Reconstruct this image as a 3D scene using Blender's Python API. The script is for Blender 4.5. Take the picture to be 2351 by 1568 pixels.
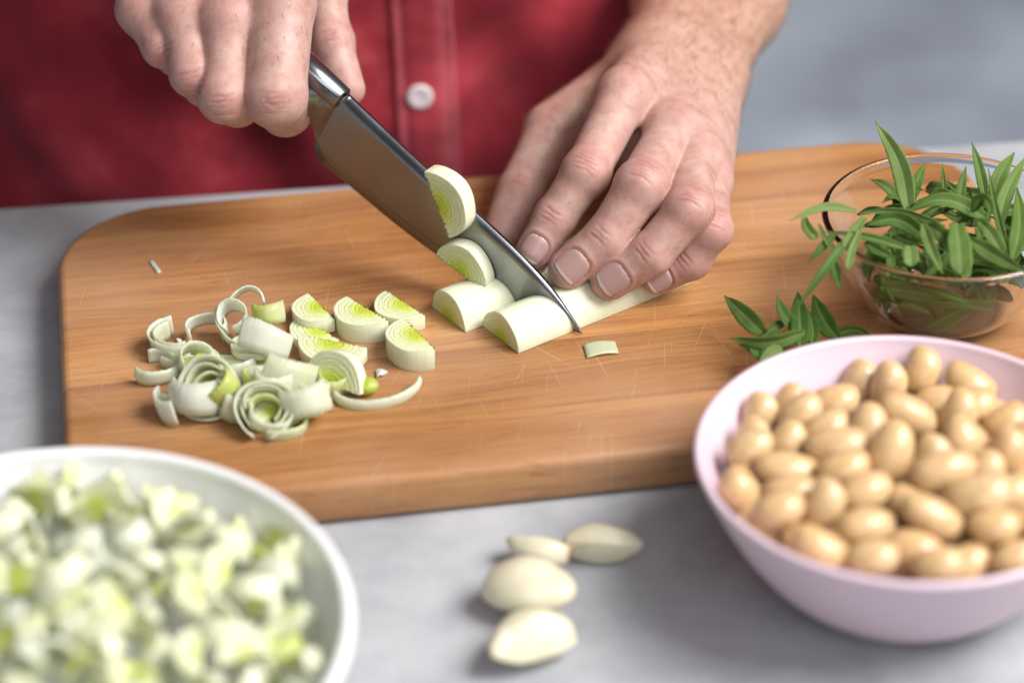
import bpy, math, random
import numpy as np
from mathutils import Matrix, Vector

# ---------------------------------------------------------------- camera, light, exposure
U = 0.0009275                    # one working unit (about a millimetre) in metres
PXW, PXH = 2351.0, 1568.0        # size of the enlarged photograph the pixels were read from
FPX = 6300.0                     # focal length in those pixels
PITCH = math.radians(33.32); ROLL = math.radians(-1.02); CAMH = 690.0
sc = bpy.context.scene
for o in list(bpy.data.objects): bpy.data.objects.remove(o)

cp, sp = math.cos(PITCH), math.sin(PITCH)
FW = np.array([0, cp, -sp]); UPV = np.array([0, sp, cp]); RT = np.array([1.0, 0, 0])
cam_d = bpy.data.cameras.new('camera'); cam = bpy.data.objects.new('camera', cam_d)
sc.collection.objects.link(cam); sc.camera = cam
cr, sr = math.cos(ROLL), math.sin(ROLL)
rx = RT * cr + UPV * sr; ry = UPV * cr - RT * sr      # image right and up axes after the roll
Mc = Matrix(((rx[0], ry[0], -FW[0], 0), (rx[1], ry[1], -FW[1], 0), (rx[2], ry[2], -FW[2], CAMH * U), (0, 0, 0, 1)))
cam.matrix_world = Mc
cam_d.sensor_width = 36; cam_d.lens = FPX / PXW * 36
cam_d.clip_start = 0.05; cam_d.clip_end = 60
cam_d.dof.use_dof = True; cam_d.dof.focus_distance = 1222 * U; cam_d.dof.aperture_fstop = 3.5

world = bpy.data.worlds.new('World'); sc.world = world; world.use_nodes = True
bg = world.node_tree.nodes['Background']
bg.inputs[0].default_value = (0.86, 0.92, 1.0, 1); bg.inputs[1].default_value = 0.14

def area(name, loc, tgt, size, sy, power, col):
    d = bpy.data.lights.new(name, 'AREA'); d.shape = 'RECTANGLE'; d.size = size; d.size_y = sy
    d.energy = power; d.color = col
    o = bpy.data.objects.new(name, d); sc.collection.objects.link(o)
    o.location = loc
    o.rotation_euler = (Vector(tgt) - Vector(loc)).to_track_quat('-Z', 'Y').to_euler()
    return o
LT = (0.02, 0.94, 0.0)
az, el, dist = math.radians(-16), math.radians(50), 1.9
area('window_light', (LT[0] + dist * math.cos(el) * math.cos(az), LT[1] + dist * math.cos(el) * math.sin(az), dist * math.sin(el)), LT, 1.2, .95, 66, (1.0, 0.98, 0.95))
# broad fill lamp added behind the camera to brighten surfaces facing it
area('front_fill_light', (0.7, -2.1, 2.5), LT, 3.0, 2.0, 58, (0.97, 0.985, 1.0))

vs = sc.view_settings
vs.view_transform = 'Standard'; vs.look = 'None'; vs.exposure = 0.0; vs.gamma = 1.0; vs.use_curve_mapping = False
sc.cycles.use_denoising = True
sc.cycles.max_bounces = 24; sc.cycles.transmission_bounces = 24; sc.cycles.transparent_max_bounces = 10

# ---------------------------------------------------------------- pixel helpers
CAM = np.array([0, 0, CAMH])
def ray(px, py):
    x = px - PXW / 2; y = py - PXH / 2
    x, y = cr * x + sr * y, -sr * x + cr * y
    return np.array([x / FPX, cp - y / FPX * sp, -sp - y / FPX * cp])
def at_z(px, py, z): r = ray(px, py); return CAM + r * (z - CAMH) / r[2]
def at_d(px, py, d): return CAM + ray(px, py) * d
def on_plane(px, py, p, n): r = ray(px, py); return CAM + r * (((p - CAM) @ n) / (r @ n))
def nrm(v): v = np.asarray(v, float); return v / np.linalg.norm(v)
def z2(x, y): return (1040.8 + .46855 * x, .46855 * y)
def z3(x, y): return (673.5 + .46855 * x, 122.4 + .46855 * y)
def z4(x, y): return (275.5 + .3255 * x, 642.9 + .3255 * y)
def z5(x, y): return (1622.4 + .39044 * x, 244.9 + .39044 * y)
def z6(x, y): return (1555.1 + .5313 * x, 734.7 + .5313 * y)
def z8(x, y): return (979.6 + .2972 * x, 1102 + .2972 * y)

# ---------------------------------------------------------------- object helpers
COL = sc.collection
def mesh(name, V, F, mat, smooth=True, attrs=None):
    me = bpy.data.meshes.new(name)
    me.from_pydata((np.asarray(V, float) * U).tolist(), [], [list(map(int, f)) for f in F])
    if mat: me.materials.append(mat)
    if smooth: me.polygons.foreach_set('use_smooth', [True] * len(me.polygons))
    for k, a in (attrs or {}).items():
        at = me.attributes.new(k, 'FLOAT', 'POINT'); at.data.foreach_set('value', np.asarray(a, np.float32))
    me.update(); return me
def obj(name, me, parent=None, M=None, loc=None):
    o = bpy.data.objects.new(name, me); COL.objects.link(o)
    if parent: o.parent = parent
    if M is not None: o.matrix_world = M
    if loc is not None: o.location = [c * U for c in loc]
    return o
def tag(o, label, cat, group=None):
    o['label'] = label; o['category'] = cat
    if group: o['group'] = group
    return o
def based(name, V, F, mat, smooth=True, attrs=None):
    """one mesh thing with its origin at its base"""
    V = np.asarray(V, float); b = np.array([V[:, 0].mean(), V[:, 1].mean(), V[:, 2].min()])
    return obj(name, mesh(name, V - b, F, mat, smooth, attrs), loc=b)
def empty(name, loc):
    o = bpy.data.objects.new(name, None); COL.objects.link(o); o.location = [c * U for c in loc]; o.empty_display_size = .01
    return o
def child(name, V, F, mat, parent, base, smooth=True, attrs=None):
    return obj(name, mesh(name, np.asarray(V, float) - np.asarray(base, float), F, mat, smooth, attrs), parent)
def mat4(ex, ey, ez, c):
    return Matrix(((ex[0], ey[0], ez[0], c[0] * U), (ex[1], ey[1], ez[1], c[1] * U), (ex[2], ey[2], ez[2], c[2] * U), (0, 0, 0, 1)))
def tube_faces(n, m, close=True):
    F = []
    for i in range(n - 1):
        for j in range(m if close else m - 1):
            k = (j + 1) % m
            F.append((i * m + j, i * m + k, (i + 1) * m + k, (i + 1) * m + j))
    return F
def lathe(prof, n=96):
    V = []; t = np.linspace(0, 2 * math.pi, n, endpoint=False)
    for r, z in prof: V += [(r * math.cos(a), r * math.sin(a), z) for a in t]
    F = tube_faces(len(prof), n)
    F.append(tuple(reversed(range(n)))); F.append(tuple((len(prof) - 1) * n + j for j in range(n)))
    return V, F
def smooth_poly(pts, it=2):
    P = [np.asarray(p, float) for p in pts]
    for _ in range(it):
        Q = [P[0]]
        for a, b in zip(P[:-1], P[1:]): Q += [a * .75 + b * .25, a * .25 + b * .75]
        Q.append(P[-1]); P = Q
    return P
def resample(P, n):
    P = np.asarray(P, float); s = np.r_[0, np.cumsum(np.linalg.norm(np.diff(P, axis=0), axis=1))]
    t = np.linspace(0, s[-1], n)
    return np.stack([np.interp(t, s, P[:, k]) for k in range(P.shape[1])], 1)

# ---------------------------------------------------------------- material helpers
class NT:
    def __init__(self, name):
        self.m = bpy.data.materials.new(name); self.m.use_nodes = True; self.t = self.m.node_tree
        self.b = self.t.nodes['Principled BSDF']
    def n(self, typ, ins=None, **kw):
        x = self.t.nodes.new(typ)
        for k, v in kw.items(): setattr(x, k, v)
        for k, v in (ins or {}).items(): self.put(x.inputs[k], v)
        return x
    def put(self, sock, v):
        if isinstance(v, bpy.types.NodeSocket): self.t.links.new(v, sock)
        elif isinstance(v, bpy.types.Node): self.t.links.new(v.outputs[0], sock)
        else:
            if isinstance(v, (tuple, list)) and len(v) == 3 and sock.type == 'RGBA': v = (*v, 1)
            sock.default_value = v
    def coord(self, scale=(1, 1, 1), rot=(0, 0, 0), kind='Object'):
        c = self.n('ShaderNodeTexCoord')
        return self.n('ShaderNodeMapping', {'Vector': c.outputs[kind], 'Scale': scale, 'Rotation': rot})
    def noise(self, vec, scale, detail=4, rough=.55, dist=0):
        return self.n('ShaderNodeTexNoise', {'Vector': vec, 'Scale': scale, 'Detail': detail, 'Roughness': rough, 'Distortion': dist})
    def ramp(self, fac, stops, interp='LINEAR'):
        r = self.n('ShaderNodeValToRGB', {'Fac': fac}); r.color_ramp.interpolation = interp
        e = r.color_ramp.elements
        while len(e) < len(stops): e.new(.5)
        for x, (p, c) in zip(e, stops): x.position = p; x.color = (*c, 1) if len(c) == 3 else c
        return r
    def mix(self, fac, a, b, mode='MIX'):
        x = self.n('ShaderNodeMix', data_type='RGBA', blend_type=mode)
        self.put(x.inputs[0], fac); self.put(x.inputs[6], a); self.put(x.inputs[7], b); return x.outputs[2]
    def math(self, op, a, b=0.0, c=0.0, clamp=False):
        x = self.n('ShaderNodeMath', operation=op, use_clamp=clamp)
        self.put(x.inputs[0], a); self.put(x.inputs[1], b); self.put(x.inputs[2], c); return x.outputs[0]
    def attr(self, name):
        return self.n('ShaderNodeAttribute', attribute_name=name).outputs['Fac']
    def bump(self, h, strength, dist):
        return self.n('ShaderNodeBump', {'Height': h, 'Strength': strength, 'Distance': dist})
    def set(self, **kw):
        for k, v in kw.items(): self.put(self.b.inputs[k.replace('_', ' ')], v)
        return self.m
BW = ((0, (0, 0, 0)), (1, (1, 1, 1)))

def mat_wood():
    t = NT('oiled_wood')
    c = t.n('ShaderNodeTexCoord').outputs['Object']
    xyz = t.n('ShaderNodeSeparateXYZ', {0: c})
    pl = t.math('FLOOR', t.math('MULTIPLY', t.math('ADD', xyz.outputs[1], .0115), 1 / .0475))
    wn = t.n('ShaderNodeTexWhiteNoise', {'W': pl}, noise_dimensions='1D')
    off = t.n('ShaderNodeVectorMath', {0: wn.outputs['Color'], 1: (3, 3, 3)}, operation='MULTIPLY')
    cc = t.n('ShaderNodeVectorMath', {0: c, 1: off}, operation='ADD')
    def stretch(sx, sy, sz=30): return t.n('ShaderNodeMapping', {'Vector': cc, 'Scale': (sx, sy, sz)})
    warp = t.noise(stretch(6, 14, 8), 1.0, 2, .5)
    wc = t.n('ShaderNodeVectorMath', {0: cc, 1: t.n('ShaderNodeCombineXYZ', {1: t.math('MULTIPLY', t.math('SUBTRACT', warp, .5), .030)})}, operation='ADD')
    def stretchw(sx, sy, sz=30): return t.n('ShaderNodeMapping', {'Vector': wc, 'Scale': (sx, sy, sz)})
    g1 = t.noise(stretchw(1.6, 62, 40), 1.0, 6, .68)
    g2 = t.noise(stretchw(22, 620, 300), 1.0, 4, .7)
    pores = t.ramp(t.noise(stretchw(75, 1150, 400), 1.0, 2, .5), ((.62, (1, 1, 1)), (.72, (.60, .52, .46))))
    big = t.noise(stretch(3.5, 9, 5), 1.0, 3, .5)
    base = t.ramp(g1, ((.22, (.175, .068, .022)), (.38, (.31, .138, .050)), (.52, (.395, .190, .070)), (.64, (.455, .232, .088)), (.82, (.54, .30, .132))))
    fine = t.ramp(g2, ((.3, (.70, .64, .58)), (.52, (1, 1, 1)), (.8, (1.16, 1.16, 1.16))))
    col = t.mix(.85, base, fine, 'MULTIPLY')
    col = t.mix(.8, col, pores, 'MULTIPLY')
    tone = t.ramp(wn, ((0, (.86, .80, .74)), (.5, (1.0, .98, .95)), (1, (1.14, 1.10, 1.04))))
    col = t.mix(1, col, tone, 'MULTIPLY')
    col = t.mix(.85, col, t.ramp(big, ((.3, (.76, .70, .66)), (.5, (1, 1, 1)), (.7, (1.16, 1.18, 1.18)))), 'MULTIPLY')
    # washed-out, paler patch where most cutting happens, with knife scores
    pale = t.ramp(t.noise(t.n('ShaderNodeMapping', {'Vector': c, 'Scale': (7, 9, 5)}), 1, 3), ((.42, (0, 0, 0)), (.66, (1, 1, 1))))
    col = t.mix(t.math('MULTIPLY', pale, .42), col, (.52, .325, .215))
    sc_all = None
    for ang, sx, sy, th in ((64, 13, 620, .715), (79, 16, 760, .70), (-55, 12, 640, .75), (98, 17, 700, .72), (71, 30, 900, .72)):
        m = t.n('ShaderNodeMapping', {'Vector': c, 'Rotation': (0, 0, math.radians(-ang))})
        m = t.n('ShaderNodeMapping', {'Vector': m, 'Scale': (sx, sy, 1)})
        s = t.ramp(t.noise(m, 1, 1.5, .4), ((th, (0, 0, 0)), (th + .02, (1, 1, 1))))
        sc_all = s.outputs[0] if sc_all is None else t.math('MAXIMUM', sc_all, s)
    col = t.mix(t.math('MULTIPLY', sc_all, .23), col, (.62, .42, .28))
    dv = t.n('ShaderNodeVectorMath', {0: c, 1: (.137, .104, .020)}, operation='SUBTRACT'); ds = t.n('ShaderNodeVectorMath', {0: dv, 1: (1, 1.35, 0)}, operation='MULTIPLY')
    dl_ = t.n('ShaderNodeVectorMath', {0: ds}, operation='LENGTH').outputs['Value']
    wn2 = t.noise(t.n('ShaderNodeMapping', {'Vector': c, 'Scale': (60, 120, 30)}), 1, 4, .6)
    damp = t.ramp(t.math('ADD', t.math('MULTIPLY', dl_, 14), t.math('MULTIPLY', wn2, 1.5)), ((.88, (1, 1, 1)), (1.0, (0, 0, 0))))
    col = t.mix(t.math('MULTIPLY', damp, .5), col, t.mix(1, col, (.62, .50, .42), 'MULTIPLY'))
    h = t.math('SUBTRACT', t.math('MULTIPLY', g2, .5), t.math('MULTIPLY', sc_all, .35))
    bp = t.bump(h, .35, .0006)
    return t.set(Base_Color=col, Roughness=t.ramp(g2, ((.3, (.62,) * 3), (.8, (.46,) * 3))), Normal=bp, Specular_IOR_Level=.35)

def mat_table():
    t = NT('grey_concrete'); c = t.coord()
    n1 = t.noise(c, 9, 6, .62, .4); n2 = t.noise(c, 160, 3, .6); n3 = t.noise(c, 34, 4, .6)
    col = t.ramp(n1, ((.3, (.29, .30, .325)), (.5, (.39, .40, .425)), (.72, (.46, .47, .495))))
    col = t.mix(.8, col, t.ramp(n3, ((.32, (.80, .80, .82)), (.55, (1.0, 1.0, 1.0)), (.75, (1.08, 1.08, 1.07)))), 'MULTIPLY')
    spk = t.ramp(n2, ((.66, (1, 1, 1)), (.74, (.80, .80, .82))))
    col = t.mix(.6, col, spk, 'MULTIPLY')
    return t.set(Base_Color=col, Roughness=.62, Normal=t.bump(n2, .12, .0006))
def mat_floor():
    t = NT('blotchy_floor'); c = t.coord()
    n1 = t.noise(c, 4.2, 4, .6, .5); n2 = t.noise(c, 1.3, 2)
    col = t.ramp(n1, ((.36, (.36, .38, .46)), (.52, (.60, .65, .74)), (.66, (.76, .81, .88))))
    col = t.mix(.6, col, t.ramp(n2, ((.3, (.7, .72, .78)), (.7, (1.12, 1.12, 1.1)))), 'MULTIPLY')
    return t.set(Base_Color=col, Roughness=.8)

def mat_leek(name='leek_flesh', green=1.0):
    t = NT(name); c = t.coord()
    rad = t.attr('rad')
    nz = t.noise(c, 260, 3, .5)
    r2 = t.math('ADD', rad, t.math('MULTIPLY', t.math('SUBTRACT', nz, .5), .085))
    col = t.ramp(r2, ((0, (.43, .50, .05)), (.30, (.53, .59, .085)), (.42, (.62, .67, .17)), (.52, (.63, .665, .31)), (.62, (.68, .70, .43)), (.76, (.69, .71, .47)), (.95, (.71, .73, .52)), (1.0, (.75, .76, .60))))
    rings = t.math('SINE', t.math('MULTIPLY', r2, 62.0))
    rl = t.ramp(t.math('MULTIPLY_ADD', rings, .5, .5), ((0, (.89, .92, .76)), (.45, (1, 1, 1))))
    infl = t.math('LESS_THAN', rad, .985)
    col = t.mix(t.math('MULTIPLY', infl, .5), col, rl, 'MULTIPLY')
    fib = t.noise(t.n('ShaderNodeMapping', {'Vector': t.n('ShaderNodeTexCoord').outputs['Object'], 'Scale': (900, 900, 14)}), 1, 2, .5)
    col = t.mix(.6, col, t.ramp(fib, ((.35, (.87, .90, .72)), (.6, (1, 1, 1)))), 'MULTIPLY')
    h = t.math('ADD', t.math('MULTIPLY', t.math('MULTIPLY', rings, infl), .6), t.math('MULTIPLY', fib, .6))
    m = t.set(Base_Color=col, Roughness=.36, Normal=t.bump(h, .28, .0004), Specular_IOR_Level=.45)
    t.b.inputs['Subsurface Weight'].default_value = .35
    t.b.inputs['Subsurface Radius'].default_value = (1.0, .9, .45)
    t.b.inputs['Subsurface Scale'].default_value = .003
    return m
def mat_curl():
    """peeled leek layers: translucent white outside, green towards the heart"""
    t = NT('leek_layer'); c = t.coord()
    rad = t.attr('rad')
    n = t.noise(c, 120, 3)
    r2 = t.math('ADD', rad, t.math('MULTIPLY', t.math('SUBTRACT', n, .5), .2))
    col = t.ramp(r2, ((0, (.50, .58, .06)), (.3, (.66, .71, .22)), (.55, (.73, .76, .48)), (.8, (.79, .81, .64)), (1, (.84, .85, .77))))
    fib = t.noise(t.n('ShaderNodeMapping', {'Vector': t.n('ShaderNodeTexCoord').outputs['Object'], 'Scale': (800, 800, 14)}), 1, 2, .5)
    col = t.mix(.4, col, t.ramp(fib, ((.35, (.88, .92, .82)), (.6, (1, 1, 1)))), 'MULTIPLY')
    m = t.set(Base_Color=col, Roughness=.30, Normal=t.bump(fib, .10, .0003))
    tr = t.n('ShaderNodeBsdfTranslucent', {'Color': col}); mx = t.n('ShaderNodeMixShader', {0: .36, 1: t.b.outputs[0], 2: tr.outputs[0]})
    t.t.links.new(mx.outputs[0], t.t.nodes['Material Output'].inputs[0])
    t.b.inputs['Subsurface Weight'].default_value = .4
    t.b.inputs['Subsurface Radius'].default_value = (1, .95, .6)
    t.b.inputs['Subsurface Scale'].default_value = .003
    return m
def mat_skin():
    t = NT('skin'); c = t.coord()
    red = t.attr('red'); arm = t.attr('arm'); crease = t.attr('crease')
    n1 = t.noise(c, 110, 5, .7); n2 = t.noise(c, 420, 3, .6); n3 = t.noise(c, 1400, 2)
    base = t.ramp(n1, ((.3, (.39, .21, .17)), (.52, (.49, .305, .26)), (.75, (.56, .395, .35))))
    fk = t.ramp(n2, ((.58, (1, 1, 1)), (.72, (.80, .62, .52))))
    col = t.mix(.6, base, fk, 'MULTIPLY')
    col = t.mix(t.math('MULTIPLY', red, .85, clamp=True), col, (.47, .18, .165))
    col = t.mix(t.math('MULTIPLY', arm, .6), col, (.50, .28, .18))
    col = t.mix(t.math('MULTIPLY', crease, .75, clamp=True), col, (.34, .11, .10))
    vor = t.n('ShaderNodeTexVoronoi', {'Vector': c, 'Scale': 900.0}, feature='DISTANCE_TO_EDGE')
    h = t.math('ADD', t.math('MULTIPLY', n3, .4), t.math('MULTIPLY', t.math('MINIMUM', vor.outputs['Distance'], .12), 3.0))
    m = t.set(Base_Color=col, Roughness=.46, Normal=t.bump(h, .22, .0005), Specular_IOR_Level=.42)
    t.b.inputs['Subsurface Weight'].default_value = .22
    t.b.inputs['Subsurface Radius'].default_value = (1.0, .35, .2)
    t.b.inputs['Subsurface Scale'].default_value = .004
    return m
def mat_simple(name, col, rough=.5, metal=0, var=.12, scale=60, spec=.5, sss=0, bump=0, bscale=300, **kw):
    t = NT(name); c = t.coord()
    n = t.noise(c, scale, 4)
    lo = tuple(x * (1 - var) for x in col); hi = tuple(min(1, x * (1 + var)) for x in col)
    t.set(Base_Color=t.ramp(n, ((.3, lo), (.7, hi))), Roughness=rough, Metallic=metal, Specular_IOR_Level=spec)
    if bump: t.set(Normal=t.bump(t.noise(c, bscale, 3), bump, .0006))
    if sss:
        t.b.inputs['Subsurface Weight'].default_value = sss; t.b.inputs['Subsurface Scale'].default_value = .003
        t.b.inputs['Subsurface Radius'].default_value = (1, .7, .4)
    return t.m
def mat_steel():
    t = NT('brushed_steel'); c = t.n('ShaderNodeTexCoord').outputs['Object']
    m = t.n('ShaderNodeMapping', {'Vector': c, 'Scale': (700, 40, 40)})   # streaks run from spine to edge
    br = t.noise(m, 1, 3, .6); sm = t.noise(t.coord(), 22, 2, .5, .3); sm2 = t.noise(t.coord(), 130, 3)
    col = t.ramp(sm, ((.3, (.22, .228, .245)), (.6, (.28, .288, .305))))
    rg = t.ramp(sm, ((.35, (.22,) * 3), (.7, (.30,) * 3)))
    return t.set(Base_Color=col, Metallic=1.0, Roughness=rg, Normal=t.bump(br, .05, .0002))
def mat_cloth():
    t = NT('crimson_cloth'); c = t.coord()
    n1 = t.noise(c, 16, 5, .62, .5); n2 = t.noise(c, 75, 4, .6)
    col = t.ramp(n1, ((.3, (.215, .014, .024)), (.55, (.33, .028, .042)), (.75, (.44, .062, .080))))
    col = t.mix(.5, col, t.ramp(n2, ((.3, (.82, .78, .8)), (.7, (1.12, 1.15, 1.15)))), 'MULTIPLY')
    wear = t.attr('wear')
    col = t.mix(t.math('MULTIPLY', wear, .55), col, (.56, .17, .20))
    w1 = t.n('ShaderNodeTexWave', {'Vector': c, 'Scale': 420.0, 'Distortion': 1.0}, bands_direction='X')
    w2 = t.n('ShaderNodeTexWave', {'Vector': c, 'Scale': 420.0, 'Distortion': 1.0}, bands_direction='Z')
    h = t.math('ADD', t.math('MAXIMUM', w1.outputs[1], w2.outputs[1]), t.math('MULTIPLY', n2, 2.0))
    m = t.set(Base_Color=col, Roughness=.88, Normal=t.bump(h, .3, .0008), Specular_IOR_Level=.2)
    t.b.inputs['Sheen Weight'].default_value = .04; t.b.inputs['Sheen Roughness'].default_value = .5
    return m
def mat_glass():
    t = NT('clear_glass')
    t.set(Base_Color=(.97, .985, .98), Roughness=.01, IOR=1.36)
    t.b.inputs['Transmission Weight'].default_value = 1.0
    return t.m
def mat_leaf():
    t = NT('tarragon_leaf'); c = t.coord()
    rib = t.attr('rib'); tone = t.n('ShaderNodeObjectInfo').outputs['Random']; pale = t.attr('pale')
    n = t.noise(c, 90, 4); n2 = t.noise(c, 700, 2)
    col = t.ramp(n, ((.3, (.040, .098, .014)), (.7, (.085, .170, .026))))
    col = t.mix(t.math('MULTIPLY', tone, .4), col, (.125, .19, .035))
    col = t.mix(t.math('MULTIPLY', pale, .8), col, (.27, .37, .12))
    col = t.mix(t.math('MULTIPLY', rib, .55), col, (.23, .33, .12))
    # a leaf lets light through: diffuse part plus a translucent part
    t.set(Base_Color=col, Roughness=.6, Normal=t.bump(t.math('ADD', n2, t.math('MULTIPLY', rib, -1.2)), .3, .0005), Specular_IOR_Level=.18)
    tr = t.n('ShaderNodeBsdfTranslucent', {'Color': t.mix(.5, col, (.16, .30, .02))})
    mx = t.n('ShaderNodeMixShader', {0: .25, 1: t.b.outputs[0], 2: tr.outputs[0]})
    t.t.links.new(mx.outputs[0], t.t.nodes['Material Output'].inputs[0])
    return t.m
def mat_bean():
    t = NT('cooked_bean'); c = t.coord(); rnd = t.n('ShaderNodeObjectInfo').outputs['Random']
    n = t.noise(c, 1.4, 4)
    col = t.ramp(n, ((.3, (.53, .335, .155)), (.55, (.63, .44, .245)), (.75, (.70, .53, .345))))
    col = t.mix(t.math('MULTIPLY', rnd, .45), col, (.62, .38, .17))
    col = t.mix(t.math('MULTIPLY', t.attr('scar'), .7), col, (.42, .22, .09))
    m = t.set(Base_Color=col, Roughness=.27, Normal=t.bump(t.noise(c, 1.6, 4, .6), .22, .0008))
    t.b.inputs['Subsurface Weight'].default_value = .25
    t.b.inputs['Subsurface Radius'].default_value = (1, .6, .3); t.b.inputs['Subsurface Scale'].default_value = .003
    return m
def mat_garlic():
    t = NT('peeled_garlic'); c = t.coord(); tip = t.attr('tip')
    n = t.noise(c, 90, 4)
    col = t.ramp(n, ((.3, (.62, .565, .40)), (.7, (.73, .685, .53))))
    t2 = t.ramp(t.math('ADD', tip, t.math('MULTIPLY', t.math('SUBTRACT', n, .5), .3)), ((.80, (0, 0, 0)), (1.0, (1, 1, 1))))
    col = t.mix(t.math('MULTIPLY', t2, .8), col, (.46, .27, .13))
    fib = t.noise(t.n('ShaderNodeMapping', {'Vector': t.n('ShaderNodeTexCoord').outputs['Object'], 'Scale': (20, 400, 400)}), 1, 2)
    m = t.set(Base_Color=col, Roughness=.34, Normal=t.bump(fib, .12, .0006))
    t.b.inputs['Subsurface Weight'].default_value = .35
    t.b.inputs['Subsurface Radius'].default_value = (1, .85, .5); t.b.inputs['Subsurface Scale'].default_value = .004
    return m

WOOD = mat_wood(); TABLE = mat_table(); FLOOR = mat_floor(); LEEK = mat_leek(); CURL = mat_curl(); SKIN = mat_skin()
STEEL = mat_steel(); CLOTH = mat_cloth(); GLASS = mat_glass(); LEAF = mat_leaf(); BEAN = mat_bean(); GARLIC = mat_garlic()
NAIL = mat_simple('fingernail', (.66, .46, .41), .22, var=.06, sss=.2)
NAILTIP = mat_simple('nail_edge', (.80, .72, .64), .35, var=.05)
BUTTON = mat_simple('button_plastic', (.74, .64, .66), .3, var=.06)
HAIR = mat_simple('arm_hair', (.20, .10, .05), .5, var=.3)
WHITE = mat_simple('white_ceramic', (.86, .86, .87), .30, var=.02, scale=20)
PINK = mat_simple('pink_ceramic', (.70, .545, .625), .38, var=.025, scale=20)
THREAD = mat_simple('thread', (.42, .09, .12), .8, var=.1)

# ---------------------------------------------------------------- setting: floor, table
def struct(o): o['kind'] = 'structure'; return o
V = [(-4000, 300, -800), (4000, 300, -800), (4000, 9000, -800), (-4000, 9000, -800)]
struct(obj('floor', mesh('floor', V, [(0, 1, 2, 3)], FLOOR, False)))
eL = at_z(0, 477, 0); eR = at_z(2351, 322, 0); ed = nrm(eR - eL); en = np.array([-ed[1], ed[0], 0])
def slab(a0, a1, b0, b1, z0, z1, bev):
    """rounded-edge slab in the frame of the table's back edge: a along it, b out beyond it"""
    prof = [(bev, z0), (0, z0 + bev), (0, z1 - bev), (bev * .3, z1 - bev * .3), (bev, z1)]
    V = []
    for ins, z in prof:
        for a, b in ((a0 + ins, b0 + ins), (a1 - ins, b0 + ins), (a1 - ins, b1 - ins), (a0 + ins, b1 - ins)):
            p = eL + ed * a + en * b; V.append((p[0], p[1], z))
    F = tube_faces(len(prof), 4); n = len(prof)
    F += [(3, 2, 1, 0), tuple((n - 1) * 4 + j for j in range(4))]
    return V, F
V, F = slab(-900, 1500, -1050, 0, -34, 0, 2.0)
struct(obj('tabletop', mesh('tabletop', V, F, TABLE, False)))

# ---------------------------------------------------------------- cutting board
YAW = math.radians(8.39); ux = np.array([math.cos(YAW), math.sin(YAW), 0]); uy = np.array([-math.sin(YAW), math.cos(YAW), 0])
BT = 21.5
def board():
    f0, f1 = 914.0, 1156.0           # front and back planes
    l0 = -50.0; l1 = 392.0
    w, d = l1 - l0, f1 - f0
    r = 52.0
    prof = [(4, .4), (1.2, 1.4), (0, 4), (0, 17.2), (.35, 18.9), (1.2, 20.3), (2.5, 21.2), (4.2, BT)]
    out = []
    for k, (cx, cy, a0) in enumerate(((w - r, d - r, 0), (r, d - r, 90), (r, r, 180), (w - r, r, 270))):
        for i in range(15):
            a = math.radians(a0 + 90 * i / 14); out.append((cx, cy, math.cos(a), math.sin(a)))
    V = []
    for ins, z in prof:
        V += [(cx + (r - ins) * c, cy + (r - ins) * s, z) for cx, cy, c, s in out]
    n = len(out); F = tube_faces(len(prof), n)
    F.append(tuple(reversed(range(n)))); F.append(tuple((len(prof) - 1) * n + j for j in range(n)))
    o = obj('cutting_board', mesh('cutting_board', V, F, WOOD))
    p = ux * l0 + uy * f0
    o.matrix_world = mat4(ux, uy, np.array([0, 0, 1.]), p)
    me = o.data
    me.polygons[len(F) - 1].use_smooth = False; me.polygons[len(F) - 2].use_smooth = False
    tag(o, 'thick brown wooden cutting board with rounded corners and knife scores', 'cutting board')
board()

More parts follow.
